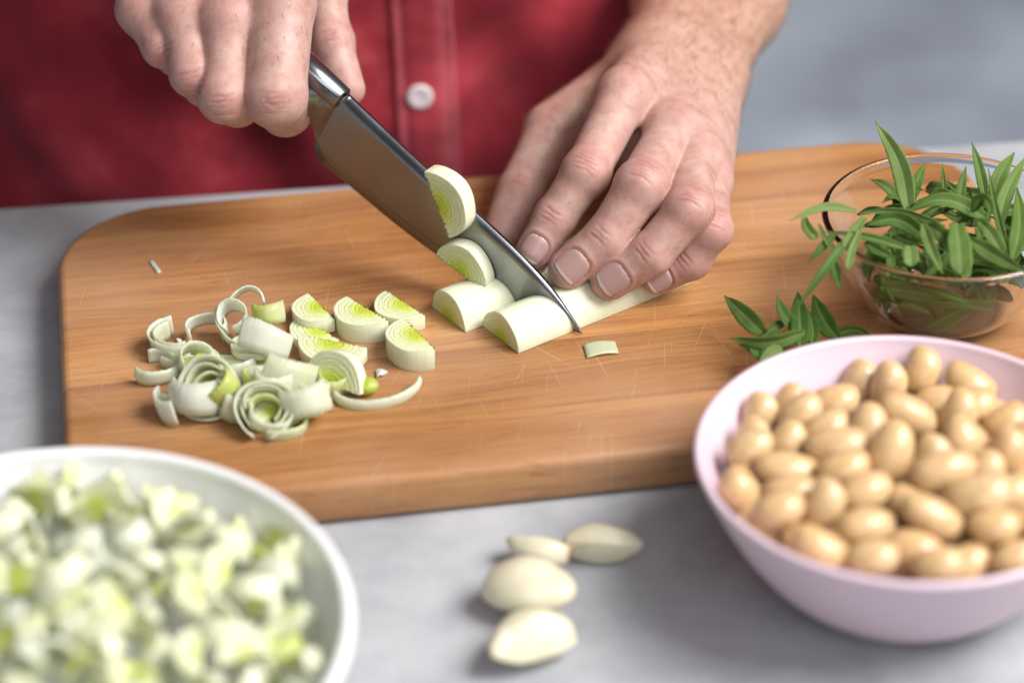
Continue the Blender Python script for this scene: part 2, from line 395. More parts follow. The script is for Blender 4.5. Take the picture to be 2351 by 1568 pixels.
# ---------------------------------------------------------------- leek pieces
def half_disc(R, t, seed=0, jag=.5, nr=24, ns=30, squash=1.0, nz=2, lean=0.0):
    """half round leek slice: flat cut edge on local x, bulge to +y, thickness along z; attribute rad = distance from the heart"""
    rng = random.Random(seed); V = []; A = []
    th = np.linspace(0, math.pi, ns + 1)
    wob = [1 + .025 * math.sin(2 * a + seed) + .018 * math.sin(5 * a + 2 * seed) for a in th]
    def layer(z, flat):
        i0 = len(V)
        for i in range(nr + 1):
            f = i / nr
            for j, a in enumerate(th):
                rr = R * f * wob[j]
                x = rr * math.cos(a); y = rr * math.sin(a) * squash
                if j in (0, ns) and 0 < i: y += rng.uniform(-jag, jag) * .8
                dz = (rng.uniform(-.12, .12) + .14 * math.sin(f * 40 + 1.5 * math.sin(3 * a + seed))) * (flat if i < nr else 0)
                V.append((x + lean * z, y, z + dz)); A.append(f if i < nr else .97)
        return i0
    b = layer(0, .5); tp = layer(t, 1)
    F = []
    m = ns + 1
    for i in range(nr):
        for j in range(ns):
            q = [i * m + j, i * m + j + 1, (i + 1) * m + j + 1, (i + 1) * m + j]
            F.append([tp + k for k in reversed(q)]); F.append([b + k for k in q])
    # rind: own vertices so that it carries its own tint; slightly rounded rims
    i0 = len(V); rows = nz + 3
    zz = [0, .4] + list(np.linspace(.4, t - .4, nz + 1)[1:-1]) + [t - .4, t]
    for k, z in enumerate(zz):
        e = R * (.985 if k in (0, len(zz) - 1) else 1.0)
        for j, a in enumerate(th):
            V.append((e * wob[j] * math.cos(a) + lean * z, e * wob[j] * math.sin(a) * squash, z)); A.append(1.0)
    for k in range(len(zz) - 1):
        for j in range(ns): F.append((i0 + k * m + j, i0 + k * m + j + 1, i0 + (k + 1) * m + j + 1, i0 + (k + 1) * m + j))
    # flat cut side
    i0 = len(V); nx = 2 * nr
    for z in np.linspace(0, t, 4):
        for i in range(nx + 1):
            x = (i / nx * 2 - 1) * R; V.append((x * (wob[0] if x > 0 else wob[-1]) + lean * z, rng.uniform(-jag, jag) * .8 - .1, z)); A.append(abs(i / nx * 2 - 1) * .96)
    for k in range(3):
        for i in range(nx): F.append((i0 + k * (nx + 1) + i, i0 + k * (nx + 1) + i + 1, i0 + (k + 1) * (nx + 1) + i + 1, i0 + (k + 1) * (nx + 1) + i))
    return V, F, A
def place_half(name, ex, ey, c, R, t, seed, label, cat='leek slice', group=None, **kw):
    ex = nrm(ex); ey = nrm(ey - (np.asarray(ey) @ ex) * ex); ez = np.cross(ex, ey)
    V, F, A = half_disc(R, t, seed, **kw)
    o = obj(name, mesh(name, V, F, LEEK, True, {'rad': A}), M=mat4(ex, ey, ez, c))
    return tag(o, label, cat, group)
Z = np.array([0, 0, 1.0])
LU = nrm([.82, .573, 0]); LN = np.array([-LU[1], LU[0], 0])     # along the leek, across it (away from the camera)
LR = 13.6
e0 = at_z(1190, 812, BT); cF = e0 + LN * LR
e1 = at_z(1070, 765, BT); cB = e1 + LN * LR
# the two halves of the leek, flat side down, cut ends towards the chopped heap (thickness axis runs along the leek)
place_half('leek_half', LN, Z, cF + Z * .3, LR, 101, 3, 'pale half leek under ring and little fingers, its cut end nearer the garlic', 'leek', nz=30, jag=.2)
place_half('leek_half', LN, Z, cB + Z * .3, LR, 100, 5, 'pale half leek under the index finger, lying nearer the red shirt', 'leek', nz=30, jag=.2)

def slice_px(E1, E2, t, seed, label, zb=BT, R=None, flip=1, conv=z4, tilt=0, **kw):
    """slice lying on the board, from the two ends of its cut edge as seen on its top face"""
    a = at_z(*conv(*E1), zb + t); b = at_z(*conv(*E2), zb + t)
    c = (a + b) / 2; ex = nrm(b - a) * flip; ez = Z
    ey = np.cross(ez, ex)
    r = R or np.linalg.norm(b - a) / 2
    c = c - Z * t + Z * .2
    if tilt:
        q = Matrix.Rotation(math.radians(tilt), 3, Vector(ex)); ey = np.array(q @ Vector(ey)); c = c + Z * (abs(math.sin(math.radians(tilt))) * (r if tilt < 0 else 0))
    return place_half('leek_slice', ex, ey, c, r, t, seed, label, group=None, **kw)
# flat edge runs from the far-left end to the near-right end; the bulge lies to the near left
slice_px((1335, 105), (1505, 270), 6.5, 11, 'half-round leek slice leaning on another slice, next to the white curls', R=13, flip=-1, zb=BT + 1.0)
slice_px((1580, 108), (1905, 300), 9.5, 12, 'thick half-round leek slice in the middle of the row of flat slices', R=14.5, flip=-1)
slice_px((1880, 80), (2150, 255), 6.5, 13, 'half-round leek slice tucked behind two others, closest to the uncut leek', R=14, flip=-1)
slice_px((2010, 282), (2205, 475), 10.5, 14, 'thick half-round leek slice with lime centre at the outer end of the row', R=14.5, flip=-1)
slice_px((1330, 290), (1500, 400), 4.0, 15, 'leek slice lying flat beneath another, only its pale rim showing', R=14, flip=-1)
slice_px((1330, 400), (1690, 470), 6.0, 16, 'broad pale leek slice sloping over the heap behind the lime core', R=16, flip=-1, zb=BT + 1)
# a slice standing on its rim, leaning back against the one behind
c7 = at_z(*z4(1545, 735), BT + 2)
d7 = nrm(at_z(*z4(1780, 800), BT) - at_z(*z4(1300, 660), BT))
place_half('leek_slice', d7, nrm(np.array([.0, .45, .9])), c7, 14.5, 7, 17, 'half-round leek slice propped upright on its cut edge behind the lime core', squash=1.05)

# ---------------------------------------------------------------- peeled curls
def strip_mesh(R, h, th, arc, flare=0.0, n=36, spiral=0.0, seed=0, rad=.9, rad2=None, taper=0.0, sq=1.0, cone=0.0):
    """a piece of leek layer: a band of height h bent round an arc, axis along z"""
    rng = random.Random(seed); rad2 = rad if rad2 is None else rad2
    V = []; A = []
    for i in range(n + 1):
        f = i / n; a = math.radians(arc) * (f - .5)
        r = R * (1 - spiral * f) * (1 + .05 * math.sin(3 * a + seed)); hh = h * (1 - taper * abs(2 * f - 1) ** 2)
        wz = .05 * h * math.sin(4 * f + seed); wt = .06 * h * math.sin(5 * f + 2 * seed)
        e1, e2 = rng.uniform(-.25, .25), rng.uniform(-.25, .25)
        for rr, z in ((r * (1 - cone), -hh / 2), (r * (1 - cone * .5) + .04 * R, -hh * .22), (r + .05 * R, hh * .18), (r * (1 + flare), hh / 2), (r * (1 + flare) - th * .8, hh / 2 - .1), (r + .05 * R - th, hh * .18), (r * (1 - cone * .5) + .04 * R - th, -hh * .22), (r * (1 - cone) - th * .8, -hh / 2 + .1)):
            g = abs(z) / (hh / 2); q = .035 * math.sin(f * 31 + seed * 3 + z)
            V.append(((rr + q) * math.cos(a), (rr + q) * math.sin(a) * sq, z + wz + ((e1 + wt) if z > 0 else e2) * g)); A.append((rad * (1 - f) + rad2 * f) * (1 - .10 * g * g))
    F = tube_faces(n + 1, 8)
    F.append(tuple(reversed(range(8)))); k = n * 8; F.append(tuple(k + j for j in range(8)))
    return V, F, A
def curl(px, zc, R, h, arc, face, axis=(0, 0, 1), th=.95, conv=z4, label='', **kw):
    """face: direction (world) towards the middle of the arc"""
    c = at_z(*conv(*px), zc)
    ez = nrm(axis); ex = np.asarray(face, float); ex = nrm(ex - (ex @ ez) * ez); ey = np.cross(ez, ex)
    V, F, A = strip_mesh(R, h, th, arc, **kw)
    o = obj('leek_curl', mesh('leek_curl', V, F, CURL, True, {'rad': A}), M=mat4(ex, ey, ez, c))
    if kw.get('seed') in (11, 17, 3):                      # layers still nested inside the ring
        rd = kw.get('rad', .9)
        for q, (fr, fh) in enumerate(((.78, .92), (.52, .85))[: 1 if kw['seed'] == 3 else 2]):
            k2 = dict(kw); k2.update(rad=max(.12, rd - .16 * (q + 1)), rad2=max(.1, rd - .2 * (q + 1)), seed=kw.get('seed', 0) + 50 + q)
            V, F, A = strip_mesh(R * fr, h * fh, th, arc - 25 - 20 * q, **k2)
            ch = obj('inner_layer', mesh('inner_layer', V, F, CURL, True, {'rad': A}), o)
            ch.rotation_euler = (.05 * math.sin(q + R), .05 * math.cos(2 * q + R), .5 * math.sin(3 * q + R))
    return tag(o, label, 'leek curl', 'peeled leek curls on the board')
B = BT
curl((255, 615), B + 3.9, 9.8, 7.2, 265, (1, -.30, 0), label='thin hook-shaped leek curl lying at the outer end of the heap', seed=1, rad=.82)
curl((375, 735), B + 3.4, 12, 6.5, 70, (.3, -1, 0), label='short pale strip of leek half under the petal-shaped layers', seed=2, rad=.72)
curl((375, 425), B + 5.6, 9.4, 11, 235, (-.85, -.5, 0), axis=(-.05, -.12, 1), label='upright band of leek curved like a wall, beside the hook-shaped curl', seed=3, rad=.93, flare=.10, sq=1.1)
curl((500, 455), B + 4.2, 17, 8, 60, (-.35, -1, 0), axis=(0, -.2, 1), label='low pale strip in front of the curved wall of leek', seed=31, rad=.86)
curl((615, 350), B + 6.5, 7.6, 7.5, 250, (.1, 1, 0), axis=(-.1, -.25, 1), label='white leek ring open at the front, leaning on the curved wall', seed=4, rad=.95, sq=1.2)
curl((700, 330), B + 7, 17, 9.0, 120, (-.15, -1, .0), axis=(0, -.5, 1), label='long white boat-shaped strip of leek in front of the nested rings', seed=5, rad=.96, taper=.3, flare=.12)
curl((800, 270), B + 12, 6.3, 10, 335, (.2, 1, 0), axis=(-.15, -.55, 1), label='small white leek ring nested among larger layers', seed=6, rad=.97, flare=.12)
curl((900, 330), B + 7, 12.5, 12, 215, (-.1, -1, 0), axis=(.05, -.35, 1), label='large white cup of leek layers around the small ring', seed=7, rad=.97, rad2=.9, flare=.14, cone=.15)
curl((985, 430), B + 7, 17, 14, 85, (.25, -1, .5), axis=(.25, .6, .75), label='broad white petal of leek standing against the cup', seed=32, rad=.98, rad2=.93, flare=.05, taper=.15)
curl((1040, 225), B + 15, 8.5, 9, 120, (.2, -.8, .4), axis=(-.1, .45, .9), label='yellow-tinged strip of leek on top of the white cup', seed=8, rad=.22, rad2=.62)
curl((900, 175), B + 12, 8, 6, 170, (0, .6, .6), axis=(0, -.6, .8), label='pale sliver of leek peeping from behind the white cup', seed=9, rad=.95)
curl((760, 505), B + 5, 15, 10, 120, (-.1, -1, 0), axis=(0, -.2, 1), label='white strip of leek below the boat-shaped one', seed=24, rad=.95)
curl((525, 565), B + 7.5, 7.4, 9.5, 310, (.3, .9, 0), axis=(.30, -.45, .85), label='tilted leek ring between the curved wall and the petal-shaped layers', seed=10, rad=.84, flare=.10, sq=.85)
curl((640, 770), B + 9.5, 13.0, 11, 310, (-.55, -.35, .5), axis=(-.15, -.80, .55), label='big round leek layer facing outwards with a green inside', seed=11, rad=.93, rad2=.80, th=1.2, flare=.10, cone=.10)
curl((560, 810), B + 7.5, 13.5, 14, 130, (-.35, -1, .35), axis=(.05, .45, .85), label='broad white petal wrapped over the big round leek layer', seed=33, rad=.97, rad2=.9, flare=-.12, cone=.12)
curl((690, 745), B + 13.5, 8.5, 9, 190, (.3, -.9, .3), axis=(-.55, -.25, .8), label='bright green inner layer inside the big round leek layer', seed=12, rad=.10, rad2=.42, th=1.4)
curl((470, 830), B + 7, 13, 12, 95, (-1, -.45, 0), axis=(-.25, .2, 1), label='white outer layer peeling off the petal-shaped layers', seed=13, rad=.97)
curl((790, 820), B + 6, 13, 12, 100, (.65, -.8, .2), axis=(.3, .2, .9), label='pale green layer on the far side of the big round one', seed=34, rad=.72, rad2=.5)
curl((850, 590), B + 7, 10, 11, 150, (-.3, -1, .1), axis=(.1, -.25, 1), label='pale green upright strip behind the short tube of leek', seed=14, rad=.7, flare=.1)
curl((930, 650), B + 7, 12, 12, 95, (.3, -1, .2), axis=(-.2, .2, 1), label='glossy white strip between the big layer and the short tube', seed=25, rad=.9)
curl((1160, 590), B + 9, 22, 15, 62, (.25, -.85, .45), axis=(.35, .35, .85), label='flat greenish strip of leek bridging two slices', seed=15, rad=.70)
curl((1090, 700), B + 13, 8.8, 10.5, 185, (0, -1, .15), axis=(.03, .1, 1), label='short smooth tube of leek standing on top of the heap', seed=16, rad=.84, th=1.6)
curl((975, 700), B + 12, 6, 9, 150, (-.8, -.6, .1), axis=(.0, .1, 1), label='green strip tucked beside the short tube of leek', seed=35, rad=.30)
curl((1030, 925), B + 8, 12.4, 10, 330, (.1, .6, .6), axis=(-.05, -.62, .78), label='leek ring in front of the heap with strips crossing inside', seed=17, rad=.84, flare=.06, th=1.1)
curl((1020, 880), B + 10, 8.6, 8, 210, (0, .6, .7), axis=(.05, -.70, .70), label='inner loop arching across the top of the crossed ring', seed=36, rad=.80)
curl((1060, 945), B + 8, 8.6, 7.5, 220, (.1, -.85, -.4), axis=(.25, -.35, .9), label='inner strip looping across the bottom of the crossed ring', seed=18, rad=.88)
curl((1130, 985), B + 4, 11, 7, 150, (.7, -.7, 0), axis=(.1, -.2, 1), label='yellowish strip under the crossed leek ring', seed=19, rad=.58)
curl((1290, 860), B + 6, 15, 13, 85, (.25, -.9, .5), axis=(-.35, .50, .8), label='wide pale petal leaning beside the crossed leek ring', seed=20, rad=.82, flare=.06)
curl((1385, 720), B + 6, 13, 11.5, 75, (-.15, -1, .1), axis=(.1, .1, 1), label='pale folded sheet of leek next to the lime core', seed=21, rad=.82, rad2=.7)
curl((1500, 710), B + 6, 6.5, 11, 230, (.1, -1, 0), axis=(.1, -.2, 1), label='small yellow-green curl of leek beside the lime core', seed=22, rad=.34, rad2=.6)
curl((1790, 690), B + 3.6, 19.5, 7, 150, (.12, -1, 0), axis=(0, -.1, 1), th=1.3, label='long crescent strip of leek curving away from the heap', seed=23, rad=.84, taper=.35)

for k, (x, y, a, tl, r) in enumerate(((700, 640, 20, 12, 12), (830, 730, 140, -10, 12.5), (600, 600, 250, 8, 11), (985, 590, 80, 14, 12), (1090, 820, 200, -8, 13), (1215, 780, 320, 10, 12),
                                    (770, 905, 160, 6, 12), (1235, 960, 30, 5, 11), (900, 500, 110, -12, 12), (500, 620, 300, 6, 10), (1040, 940, 60, 4, 11), (640, 860, 15, 8, 12))):
    c = at_z(*z4(x, y), BT + .6 + 2.2 * (k % 3)); an = math.radians(a); ex = np.array([math.cos(an), math.sin(an), math.sin(math.radians(tl)) * .6]); ey = np.cross([0, 0, 1], nrm(ex))
    place_half('leek_slice', ex, ey, c - ey * 5, r, 3.2, 60 + k, 'thin pale half slice of leek buried under the peeled curls', group='thin slices under the leek curls')
def blob_core():
    V, F = [], []
    n, m = 12, 14; rng = random.Random(4)
    for i in range(n + 1):
        f = i / n
        r = 4.6 * (math.sin(math.pi * min(1, .12 + f * .88)) ** .55) if i < n else .3
        for j in range(m):
            a = 2 * math.pi * j / m
            V.append((r * math.cos(a) * (1.15 if j % 5 else 1.0), r * math.sin(a) * .85, (f - .5) * 11 + rng.uniform(-.25, .25)))
    F = tube_faces(n + 1, m); F.append(tuple(reversed(range(m)))); F.append(tuple(n * m + j for j in range(m)))
    c = at_z(*z4(1740, 745), BT + 4.2)
    ez = nrm([.85, -.3, .12]); ex = nrm(np.cross([0, 0, 1], ez)); ey = np.cross(ez, ex)
    o = obj('leek_core', mesh('leek_core', V, F, CURL, True, {'rad': [.02 + .14 * (v[2] > 2) for v in V]}), M=mat4(ex, ey, ez, c))
    tag(o, 'small bright lime-green leek heart lying at the edge of the heap', 'leek core')
blob_core()
def flake(pts, z, label, rad, conv=None, bend=1.0, th=.7):
    P = [at_z(*(conv(*p) if conv else p), z) for p in pts]
    c = sum(P) / len(P); V = []
    N = 8
    a, b, c2, d = P
    for k in range(2):
        for i in range(N + 1):
            for j in range(N + 1):
                u, v = i / N, j / N
                p = (a * (1 - u) + b * u) * (1 - v) + (d * (1 - u) + c2 * u) * v
                V.append(p + Z * (bend * math.sin(u * math.pi) + k * th))
    m = N + 1; F = []
    for i in range(N):
        for j in range(N):
            q = (i * m + j, (i + 1) * m + j, (i + 1) * m + j + 1, i * m + j + 1)
            F.append(tuple(m * m + k for k in q)); F.append(tuple(reversed(q)))
    per = [i * m for i in range(m)] + [N * m + j for j in range(1, m)] + [i * m + N for i in range(N - 1, -1, -1)] + [j for j in range(N - 1, 0, -1)]
    for x, y in zip(per, per[1:] + per[:1]): F.append((x, m * m + x, m * m + y, y)[::-1])
    o = based('leek_flake', V, F, CURL, True, {'rad': [rad] * len(V)})
    tag(o, label, 'leek flake')
flake([(1340, 793), (1412, 786), (1420, 812), (1348, 823)], BT + .4, 'small striped rectangular leek scrap lying alone near the knife tip', .62)
flake([(1800, 640), (1890, 655), (1850, 680), (1812, 695)], BT + .4, 'thin white leek flake between the propped slice and the outermost slice', .98, conv=z4)
flake([(343, 602), (351, 599), (371, 626), (362, 629)], BT + .3, 'tiny white sliver lying alone near the rounded board corner', .95, bend=.3, th=.5)

# ---------------------------------------------------------------- knife
KAZ = math.radians(145); kd = np.array([math.cos(KAZ), math.sin(KAZ), 0]); kn = np.cross(kd, Z)   # kn: plane normal
if kn @ np.array([-1, -1, 0]) < 0: kn = -kn          # the face turned to the camera and the chopped heap
ktip = at_z(1335, 766, BT + .6)
def kp(px, py): return on_plane(px, py, ktip, kn)
spine = smooth_poly([kp(*z3(*p)) for p in ((1416, 1372), (1330, 1240), (1230, 1110), (1080, 955), (875, 765), (640, 560), (440, 372), (265, 205))], 2)
edge = smooth_poly([kp(*z3(*p)) for p in ((1416, 1374), (1330, 1352), (1180, 1290), (1060, 1218), (870, 1100), (690, 980), (500, 838), (330, 695), (200, 588), (128, 540), (108, 500), (108, 455))], 2)
def knife():
    root = empty('kitchen_knife', ktip)
    tag(root, 'steel kitchen knife held in a fist, leek slices stuck to its blade', 'knife')
    n = 60
    S = resample(spine, n); E = resample(edge, n)
    # the shoulder of the blade curves from spine to heel
    V = []; m = 7
    for i in range(n):
        f = i / (n - 1)
        w = np.linspace(0, 1, m)
        side = []
        for k in w:
            p = S[i] * (1 - k) + E[i] * k
            if f > .8:
                g = (f - .8) / .2; p = p + (S[-1] - S[-6]) * 0 + nrm(S[-1] - S[0]) * (4.5 * math.sin(math.pi * k) * g * g)
            th = (1.25 * (1 - k ** 1.2) + .10) * min(1, .25 + f * 4)
            side.append((p, th))
        V += [p + kn * t for p, t in side] + [p - kn * t for p, t in reversed(side)]
    F = tube_faces(n, 2 * m); F.append(tuple(range(2 * m))); F.append(tuple((n - 1) * 2 * m + j for j in reversed(range(2 * m))))
    d = nrm(S[-1] - S[0]); w = nrm(np.cross(kn, d)); w = w if w[2] < 0 else -w
    # object axes along the blade so that the brushing follows it
    Mx = mat4(d, w, np.cross(d, w), ktip)
    R = np.array([d, w, np.cross(d, w)])
    loc = [(R @ (np.asarray(v) - ktip)) for v in V]
    bl = bpy.data.objects.new('blade', mesh('blade', loc, F, STEEL)); COL.objects.link(bl)
    bpy.context.view_layer.update(); bl.parent = root; bl.matrix_parent_inverse = root.matrix_world.inverted(); bl.matrix_world = Mx
    # bolster and handle: lofted rounded sections along the handle line
    ptop = kp(*z3(262, 200)); pbot = kp(*z3(95, 400))
    ht = kp(*z3(105, 45)); hb = kp(*z3(38, 285))
    far = nrm(ht - ptop)
    secs = [  # top point, bottom point, half thickness
        (kp(*z3(235, 235)), kp(*z3(112, 430)), 1.3),
        (kp(*z3(205, 222)), kp(*z3(98, 352)), 2.6),
        (kp(*z3(180, 210)), kp(*z3(80, 312)), 5.0),
        (kp(*z3(150, 178)), kp(*z3(60, 292)), 7.4),
        (kp(*z3(118, 138)), kp(*z3(40, 268)), 8.6)]
    axis = nrm((secs[-1][0] + secs[-1][1]) / 2 - (secs[1][0] + secs[1][1]) / 2)
    def loft(secs, name, nn=24):
        V = []
        for T, Bm, h in secs:
            c = (np.asarray(T) + Bm) / 2; e = (np.asarray(T) - Bm) / 2
            for j in range(nn):
                a = 2 * math.pi * j / nn; ca, sa = math.cos(a), math.sin(a)
                p = lambda x: math.copysign(abs(x) ** .8, x)
                V.append(c + e * p(ca) + kn * h * p(sa))
        F = tube_faces(len(secs), nn); F.append(tuple(reversed(range(nn)))); F.append(tuple((len(secs) - 1) * nn + j for j in range(nn)))
        return child(name, V, F, STEEL, root, ktip)
    loft(secs, 'bolster')
    T, Bm, h = secs[-1]; c0 = (T + Bm) / 2; hdir = nrm(nrm(ht - ptop) * .8 + axis * .2); e0 = (T - Bm) / 2; e0 = nrm(e0 - (e0 @ hdir) * hdir)
    hs = []
    for s, e, h in ((-7, 11.5, 7.6), (6, 12.6, 9.2), (30, 12.2, 9.6), (60, 13.2, 10), (90, 13, 9.6), (108, 12.5, 8.6), (114, 9.5, 6)):
        cc = c0 + hdir * s; hs.append((cc + e0 * e, cc - e0 * e, h))
    loft(hs, 'handle')
    # the round collar that shows above the bolster
    ca, cb = kp(*z3(262, 192)), kp(*z3(108, 52)); cd = nrm(cb - ca)
    dn = nrm(kp(*z3(215, 250)) - ca); dn = nrm(dn - (dn @ cd) * cd)
    cs = []
    for s, e in ((0, 4.0), (.8, 4.9), (20, 5.6), (50, 6.2)):
        p = ca + cd * s + dn * 5.2; cs.append((p - dn * e, p + dn * e, e * 1.15))
    loft(cs, 'collar')
    return c0, hdir
hc0, hdir = knife()
# two slices clinging to the blade
def stuck(E1, E2, side, t, R, seed, label):
    off = kn * (t + 1.2)
    a = on_plane(*z3(*E1), ktip + off, kn); b = on_plane(*z3(*E2), ktip + off, kn)
    c = (a + b) / 2; ex = nrm(b - a); ez = kn; ey = np.cross(ez, ex)
    sd = on_plane(*z3(*side), ktip + off, kn) - c
    if ey @ sd < 0: ex = -ex; ey = np.cross(ez, ex)
    r = R or np.linalg.norm(b - a) / 2
    return place_half('leek_slice', ex, ey, c - kn * t, r, t, seed, label, jag=.9)
stuck((645, 590), (765, 905), (800, 700), 8.0, None, 21, 'half-round leek slice stuck high on the knife blade, a loose layer inside')
stuck((700, 990), (935, 1165), (880, 1010), 7.0, None, 22, 'half-round leek slice stuck low on the blade, touching the uncut leek')

# ---------------------------------------------------------------- bowls
def bowl(name, c, prof, mat, label, n=128):
    V, F = lathe(prof, n)
    o = obj(name, mesh(name, V, F, mat), loc=c)
    for k in (-1, -2): o.data.polygons[len(F) + k].use_smooth = False
    return tag(o, label, 'bowl')
def bowl_profile(rim, h, base, th, power=.55, foot=2.0, n=26, lip=None):
    out = []; lip = lip or th
    out.append((base * .6, 0)); out.append((base - 1, 0)); out.append((base, 1.0))
    for i in range(1, n + 1):
        f = i / n; z = 1.0 + (h - 1.0) * f; r = base + (rim - base) * f ** power
        out.append((r, z))
    # rounded lip
    rr = out[-1][0]
    for k in range(1, 7):
        a = math.pi * k / 7; out.append((rr - lip / 2 + lip / 2 * math.cos(a), h + lip / 2 * math.sin(a)))
    out.append((rr - lip, h))
    inn = []
    for i in range(n - 1, 0, -1):
        f = i / n; z = th + (h - th) * f; r = (base - th * .5) + (rim - base - th * .5) * f ** power
        inn.append((r, z))
    out += inn; out.append((base * .6, th)); out.append((1.0, th * .9))
    return out
PC = (154.4, 871.5, .25); WC = (-168.6, 760.0, .25); GC = (192.8, 1037.2, BT + .25)
bowl('pink_bowl', PC, bowl_profile(84.0, 60.5, 34, 3.4, .50, lip=3.4), PINK, 'pale pink ceramic bowl heaped with cooked white beans')
bowl('white_bowl', WC, bowl_profile(111.0, 70.5, 50, 4.2, .48, lip=5.0), WHITE, 'large white ceramic bowl full of chopped leek')
bowl('glass_bowl', GC, bowl_profile(55.4, 48, 25, 2.2, .55, lip=3.0), GLASS, 'small clear glass bowl of green herb leaves on the cutting board')

# ---------------------------------------------------------------- beans
def bean_mesh(k):
    rng = random.Random(50 + k); n, m = 14, 16; V = []
    bend = rng.uniform(.08, .36); fat = rng.uniform(.92, 1.1); A = []; asym = rng.uniform(-.12, .12)
    for i in range(n + 1):
        f = i / n; x = -math.cos(math.pi * f); r = math.sin(math.pi * f) ** .88 * (1 + asym * x) + 1e-3
        for j in range(m):
            a = 2 * math.pi * j / m
            y = r * math.cos(a); z = r * math.sin(a) * .86 * fat
            dent = .10 * math.exp(-(x / .5) ** 2) * max(0, -math.cos(a)) ** 2
            V.append((x, y * (1 - dent) + bend * (x * x - .4) * .9, z)); A.append(math.exp(-(x / .2) ** 2 - (math.sin(a) / .3) ** 2) * (math.cos(a) < 0))
    F = tube_faces(n + 1, m); F.append(tuple(reversed(range(m)))); F.append(tuple(n * m + j for j in range(m)))
    return mesh('bean', np.array(V) / U * 1.0, F, BEAN, True, {'scar': A})
BM = [bean_mesh(k) for k in range(7)]
def put_bean(c, ax, up, hl, hw, k):
    ax = nrm(ax); up = nrm(np.asarray(up) - (np.asarray(up) @ ax) * ax); sd = np.cross(up, ax)
    o = obj('bean', BM[k % 7])
    o.matrix_world = mat4(ax * hl * U, sd * hw * U, up * hw * U, c)
    return tag(o, 'glossy beige cooked bean in the pink bowl', 'bean', 'beans heaped in the pink bowl')
def pile(c, zc, drop, rr):
    return lambda x, y: c[2] + zc - drop * (((x - c[0]) ** 2 + (y - c[1]) ** 2) / rr ** 2)
def hit(px, py, surf, z0=140.0):
    lo, hi = 200.0, 1600.0
    r = ray(px, py)
    for _ in range(60):
        md = (lo + hi) / 2; p = CAM + r * md
        if p[2] > surf(p[0], p[1]): lo = md
        else: hi = md
    return CAM + r * hi
psurf = pile(PC, 60, 12, 74)
BN = [(375, 415, 140, 112, 80), (470, 380, 115, 92, 70), (315, 520, 140, 122, 60), (555, 420, 150, 112, 45), (680, 350, 170, 132, 15), (465, 530, 150, 112, 70),
      (620, 455, 160, 115, 30), (680, 545, 250, 155, 10), (815, 460, 175, 125, 80), (800, 250, 175, 125, 60), (885, 275, 195, 120, 75), (940, 205, 150, 112, 30),
      (1040, 170, 135, 112, 60), (1050, 265, 155, 112, 80), (1165, 195, 125, 92, 20), (1170, 300, 160, 145, 10), (1310, 290, 215, 115, -35), (1430, 260, 195, 125, -15),
      (1430, 420, 180, 150, 30), (1030, 410, 285, 155, -25), (1195, 405, 130, 112, 70), (1290, 400, 130, 105, 20), (940, 580, 265, 182, 75), (1280, 530, 235, 195, -50),
      (1420, 620, 195, 125, 80), (1090, 600, 190, 135, 80), (1180, 695, 300, 165, 15), (720, 645, 215, 132, 20), (480, 640, 270, 135, -5), (335, 605, 165, 135, 30),
      (285, 690, 150, 115, 40), (490, 750, 235, 105, 0), (620, 815, 195, 155, 70), (825, 760, 225, 172, 20), (970, 775, 150, 125, -30), (1090, 850, 265, 135, -25),
      (840, 905, 240, 118, 5), (1300, 790, 300, 200, 10), (1455, 760, 170, 118, 40), (650, 985, 240, 145, -25), (1030, 985, 235, 172, -10), (460, 870, 155, 115, 20),
      (835, 1015, 150, 108, 10), (1240, 1015, 225, 160, 40), (1370, 950, 150, 108, 10), (1455, 1015, 165, 125, 20), (1405, 870, 205, 135, -5), (365, 830, 150, 110, -30),
      (300, 765, 150, 110, -50), (1350, 660, 170, 130, 50), (1490, 545, 190, 130, 70), (560, 905, 160, 110, -20), (1140, 1050, 160, 110, 10), (1560, 330, 200, 130, -30),
      (1570, 460, 200, 130, 50), (1560, 660, 210, 140, -20), (1580, 800, 200, 130, 30), (1550, 920, 210, 130, -10), (1600, 1010, 180, 120, 30), (1690, 400, 200, 130, 20),
      (1700, 560, 200, 140, -40), (1700, 720, 200, 130, 60), (1690, 870, 200, 130, 0), (1800, 480, 200, 130, 60), (1810, 640, 200, 130, -20), (1800, 780, 200, 130, 40),
      (1900, 560, 180, 120, 70), (1900, 700, 180, 120, 10)]
rng = random.Random(7)
bc, ba, bl, bw = [], [], [], []
for k, (x, y, L, w, a) in enumerate(BN):
    px = z6(x, y); p = hit(*px, psurf); dep = (p - CAM) @ FW; sx = FPX / dep
    an = math.radians(a + rng.uniform(-4, 4)); ax = nrm(rx * math.cos(an) + ry * math.sin(an) + FW * rng.uniform(-.25, .25))
    bc.append(p); ba.append(ax); bl.append(min(13.4, max(10.2, L * .5313 / sx / 2 * 1.12))); bw.append(min(9.4, max(7.9, w * .5313 / sx / 2 * 1.14)))
bc, ba, bl, bw = np.array(bc), np.array(ba), np.array(bl), np.array(bw); anchor = bc.copy(); nb = len(bc)
